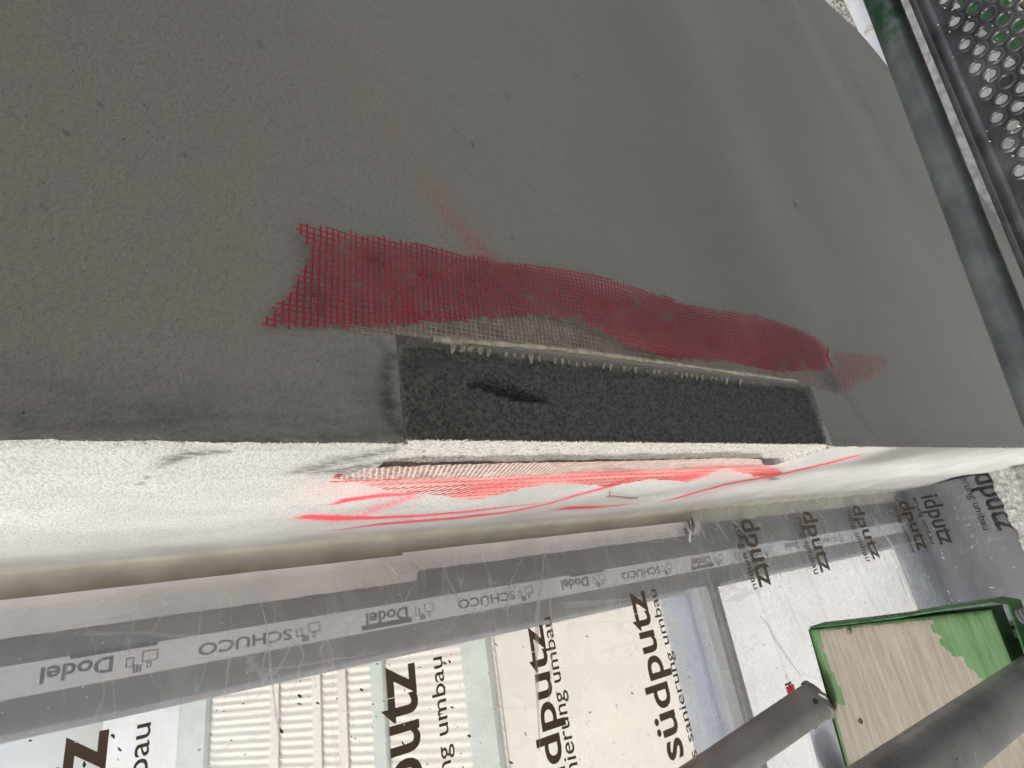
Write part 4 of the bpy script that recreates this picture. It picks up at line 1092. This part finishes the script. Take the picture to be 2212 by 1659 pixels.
# steel rail beside the near end of the plank
rl = tag(empty('steel_rail', tuple(at(2160, 1385, 2, PZ))), 'grooved steel rail with a pale green lip at the near corner of the plank', 'rail')
q0 = Vector(at(2098, 1398, 2, PZ - .06)); q1 = Vector(at(2260, 1347, 2, PZ - .06)); dr = (q1 - q0).normalized(); sd = Vector((0, 0, 1)).cross(dr)
def rail(name, o0, o1, h0_, h1_, mat):
    m = MB(); P0 = [q0 + sd * o0 + Vector((0, 0, h0_)), q0 + sd * o1 + Vector((0, 0, h0_)), q0 + sd * o1 + Vector((0, 0, h1_)), q0 + sd * o0 + Vector((0, 0, h1_))]
    P1 = [p + (q1 - q0) * 2 for p in P0]
    m.quad(P0); m.quad(P1)
    for i in range(4): m.quad([P0[i], P0[(i + 1) % 4], P1[(i + 1) % 4], P1[i]])
    part(m.build(name, mat, None), rl)
rail('rail_lip', -.004, .004, 0, .008, MAT['rail_green']); rail('rail_lip', .0075, .012, 0, .006, MAT['rail_green']); rail('rail_web', -.03, .0115, -.03, -.001, MAT['tube'])
m = MB(); q = Vector(at(2214, 1333, 2, PZ)); m.tube([q + dr * -.004, q + dr * .05], .0065, 14)
for i in range(6): m.tube([q + dr * (i * .004 - .003), q + dr * (i * .004 - .0015)], .0078, 14)
part(m.build('threaded_bolt', MAT['zinc'], None, True), rl)

# ------------------------------------------------------------------ below and beyond
lp = tag(empty('lower_plank', (.8, -.3, -1.3)), 'green painted plank lying below, glimpsed through the deck holes', 'plank')
def thru(cx, cy, z): return Vector(at(3500 * .54861 + .2315 * cx, .2315 * cy, 2, z))
GZ = -1.25
A, B = thru(560, -60, GZ), thru(1330, 720, GZ); dd = (B - A).normalized(); nn = Vector((-dd.y, dd.x, 0))
if (thru(1050, 250, GZ) - A).dot(nn) < 0: nn = -nn
def slab(name, p, q, s0_, s1_, th, mat, par):
    m = MB(); T = [p + nn * s0_, q + nn * s0_, q + nn * s1_, p + nn * s1_]; Bm = [x + Vector((0, 0, -th)) for x in T]
    m.quad(T); m.quad(Bm[::-1])
    for i in range(4): m.quad([T[i], Bm[i], Bm[(i + 1) % 4], T[(i + 1) % 4]])
    return part(m.build(name, mat, None, False, .002), par)
slab('board_edge', A - dd * .5, B + dd * .05, .0, .055, .035, MAT['green'], lp)
slab('board', A - dd * .5, B + dd * .05, .062, .32, .035, MAT['plank_low'], lp)
cb = tag(empty('white_pipe', tuple(at(1865, 60, 2, -2.36))), 'white round edged strip lying on the bright ground beyond the wall', 'pipe')
m = MB(); m.tube([at(1815, -60, 2, -2.37), at(1846, 0, 2, -2.37), at(1870, 50, 2, -2.37), at(1888, 90, 2, -2.37), at(1935, 220, 2, -2.37)], .036, 16); part(m.build('pipe_run', MAT['white'], None, True), cb)
m = MB(); q = Vector(at(1876, 66, 2, -2.33)); m.tube([q + Vector((0, 0, -.02)), q + Vector((0, 0, .006))], [.024, .016], 12); part(m.build('pipe_cap', MAT['plaster_crumb'], None, True), cb)
pts = []
for i in range(900):
    t = random.random(); base = Vector(at(1812 + 52 * t, -30 + 120 * t, 2, -2.395)); pts.append(base + Vector((random.gauss(0, .07), random.gauss(.03, .05), random.uniform(0, .02))))
rub = grains('rubble', pts, .020, MAT['stone'], None, .75)
tag(rub, 'pale broken rubble scattered on the ground beyond the wall', 'rubble')

# unseen boards added overhead for shading: they keep the high sky off the upper part of the wall
ud = tag(empty('sky_blocker_boards', (0, -.7, .62)), 'added unseen grey boards overhead that block sky light', 'scaffold deck')
for i in range(4):
    m = MB(); m.box((-3.2, -1.33 + i * .303, .62), (2.2, -1.33 + i * .303 + .296, .66)); part(m.build('board', MAT['mortar'], None), ud)

def tube_crumbs(o, p0, p1, r, n, size):
    ax = (p1 - p0).normalized(); a1_ = ax.orthogonal().normalized(); a2_ = ax.cross(a1_); P = []
    for i in range(n):
        an = random.uniform(0, 2 * PI); q = p0 + (p1 - p0) * random.random()
        P.append(q + (a1_ * math.cos(an) + a2_ * math.sin(an)) * r)
    grains('cement_splashes', P, size, MAT['mortar'], o, .5)
tube_crumbs(sA, s0, e1 + dirA * .1, RA, 130, .0011)
tube_crumbs(sB, tb - dirB * .1, ta + dirB * .1, .0186, 170, .0008)
tube_crumbs(ledger, a - d * .2, b_ + d * .3, .0190, 260, .0013)
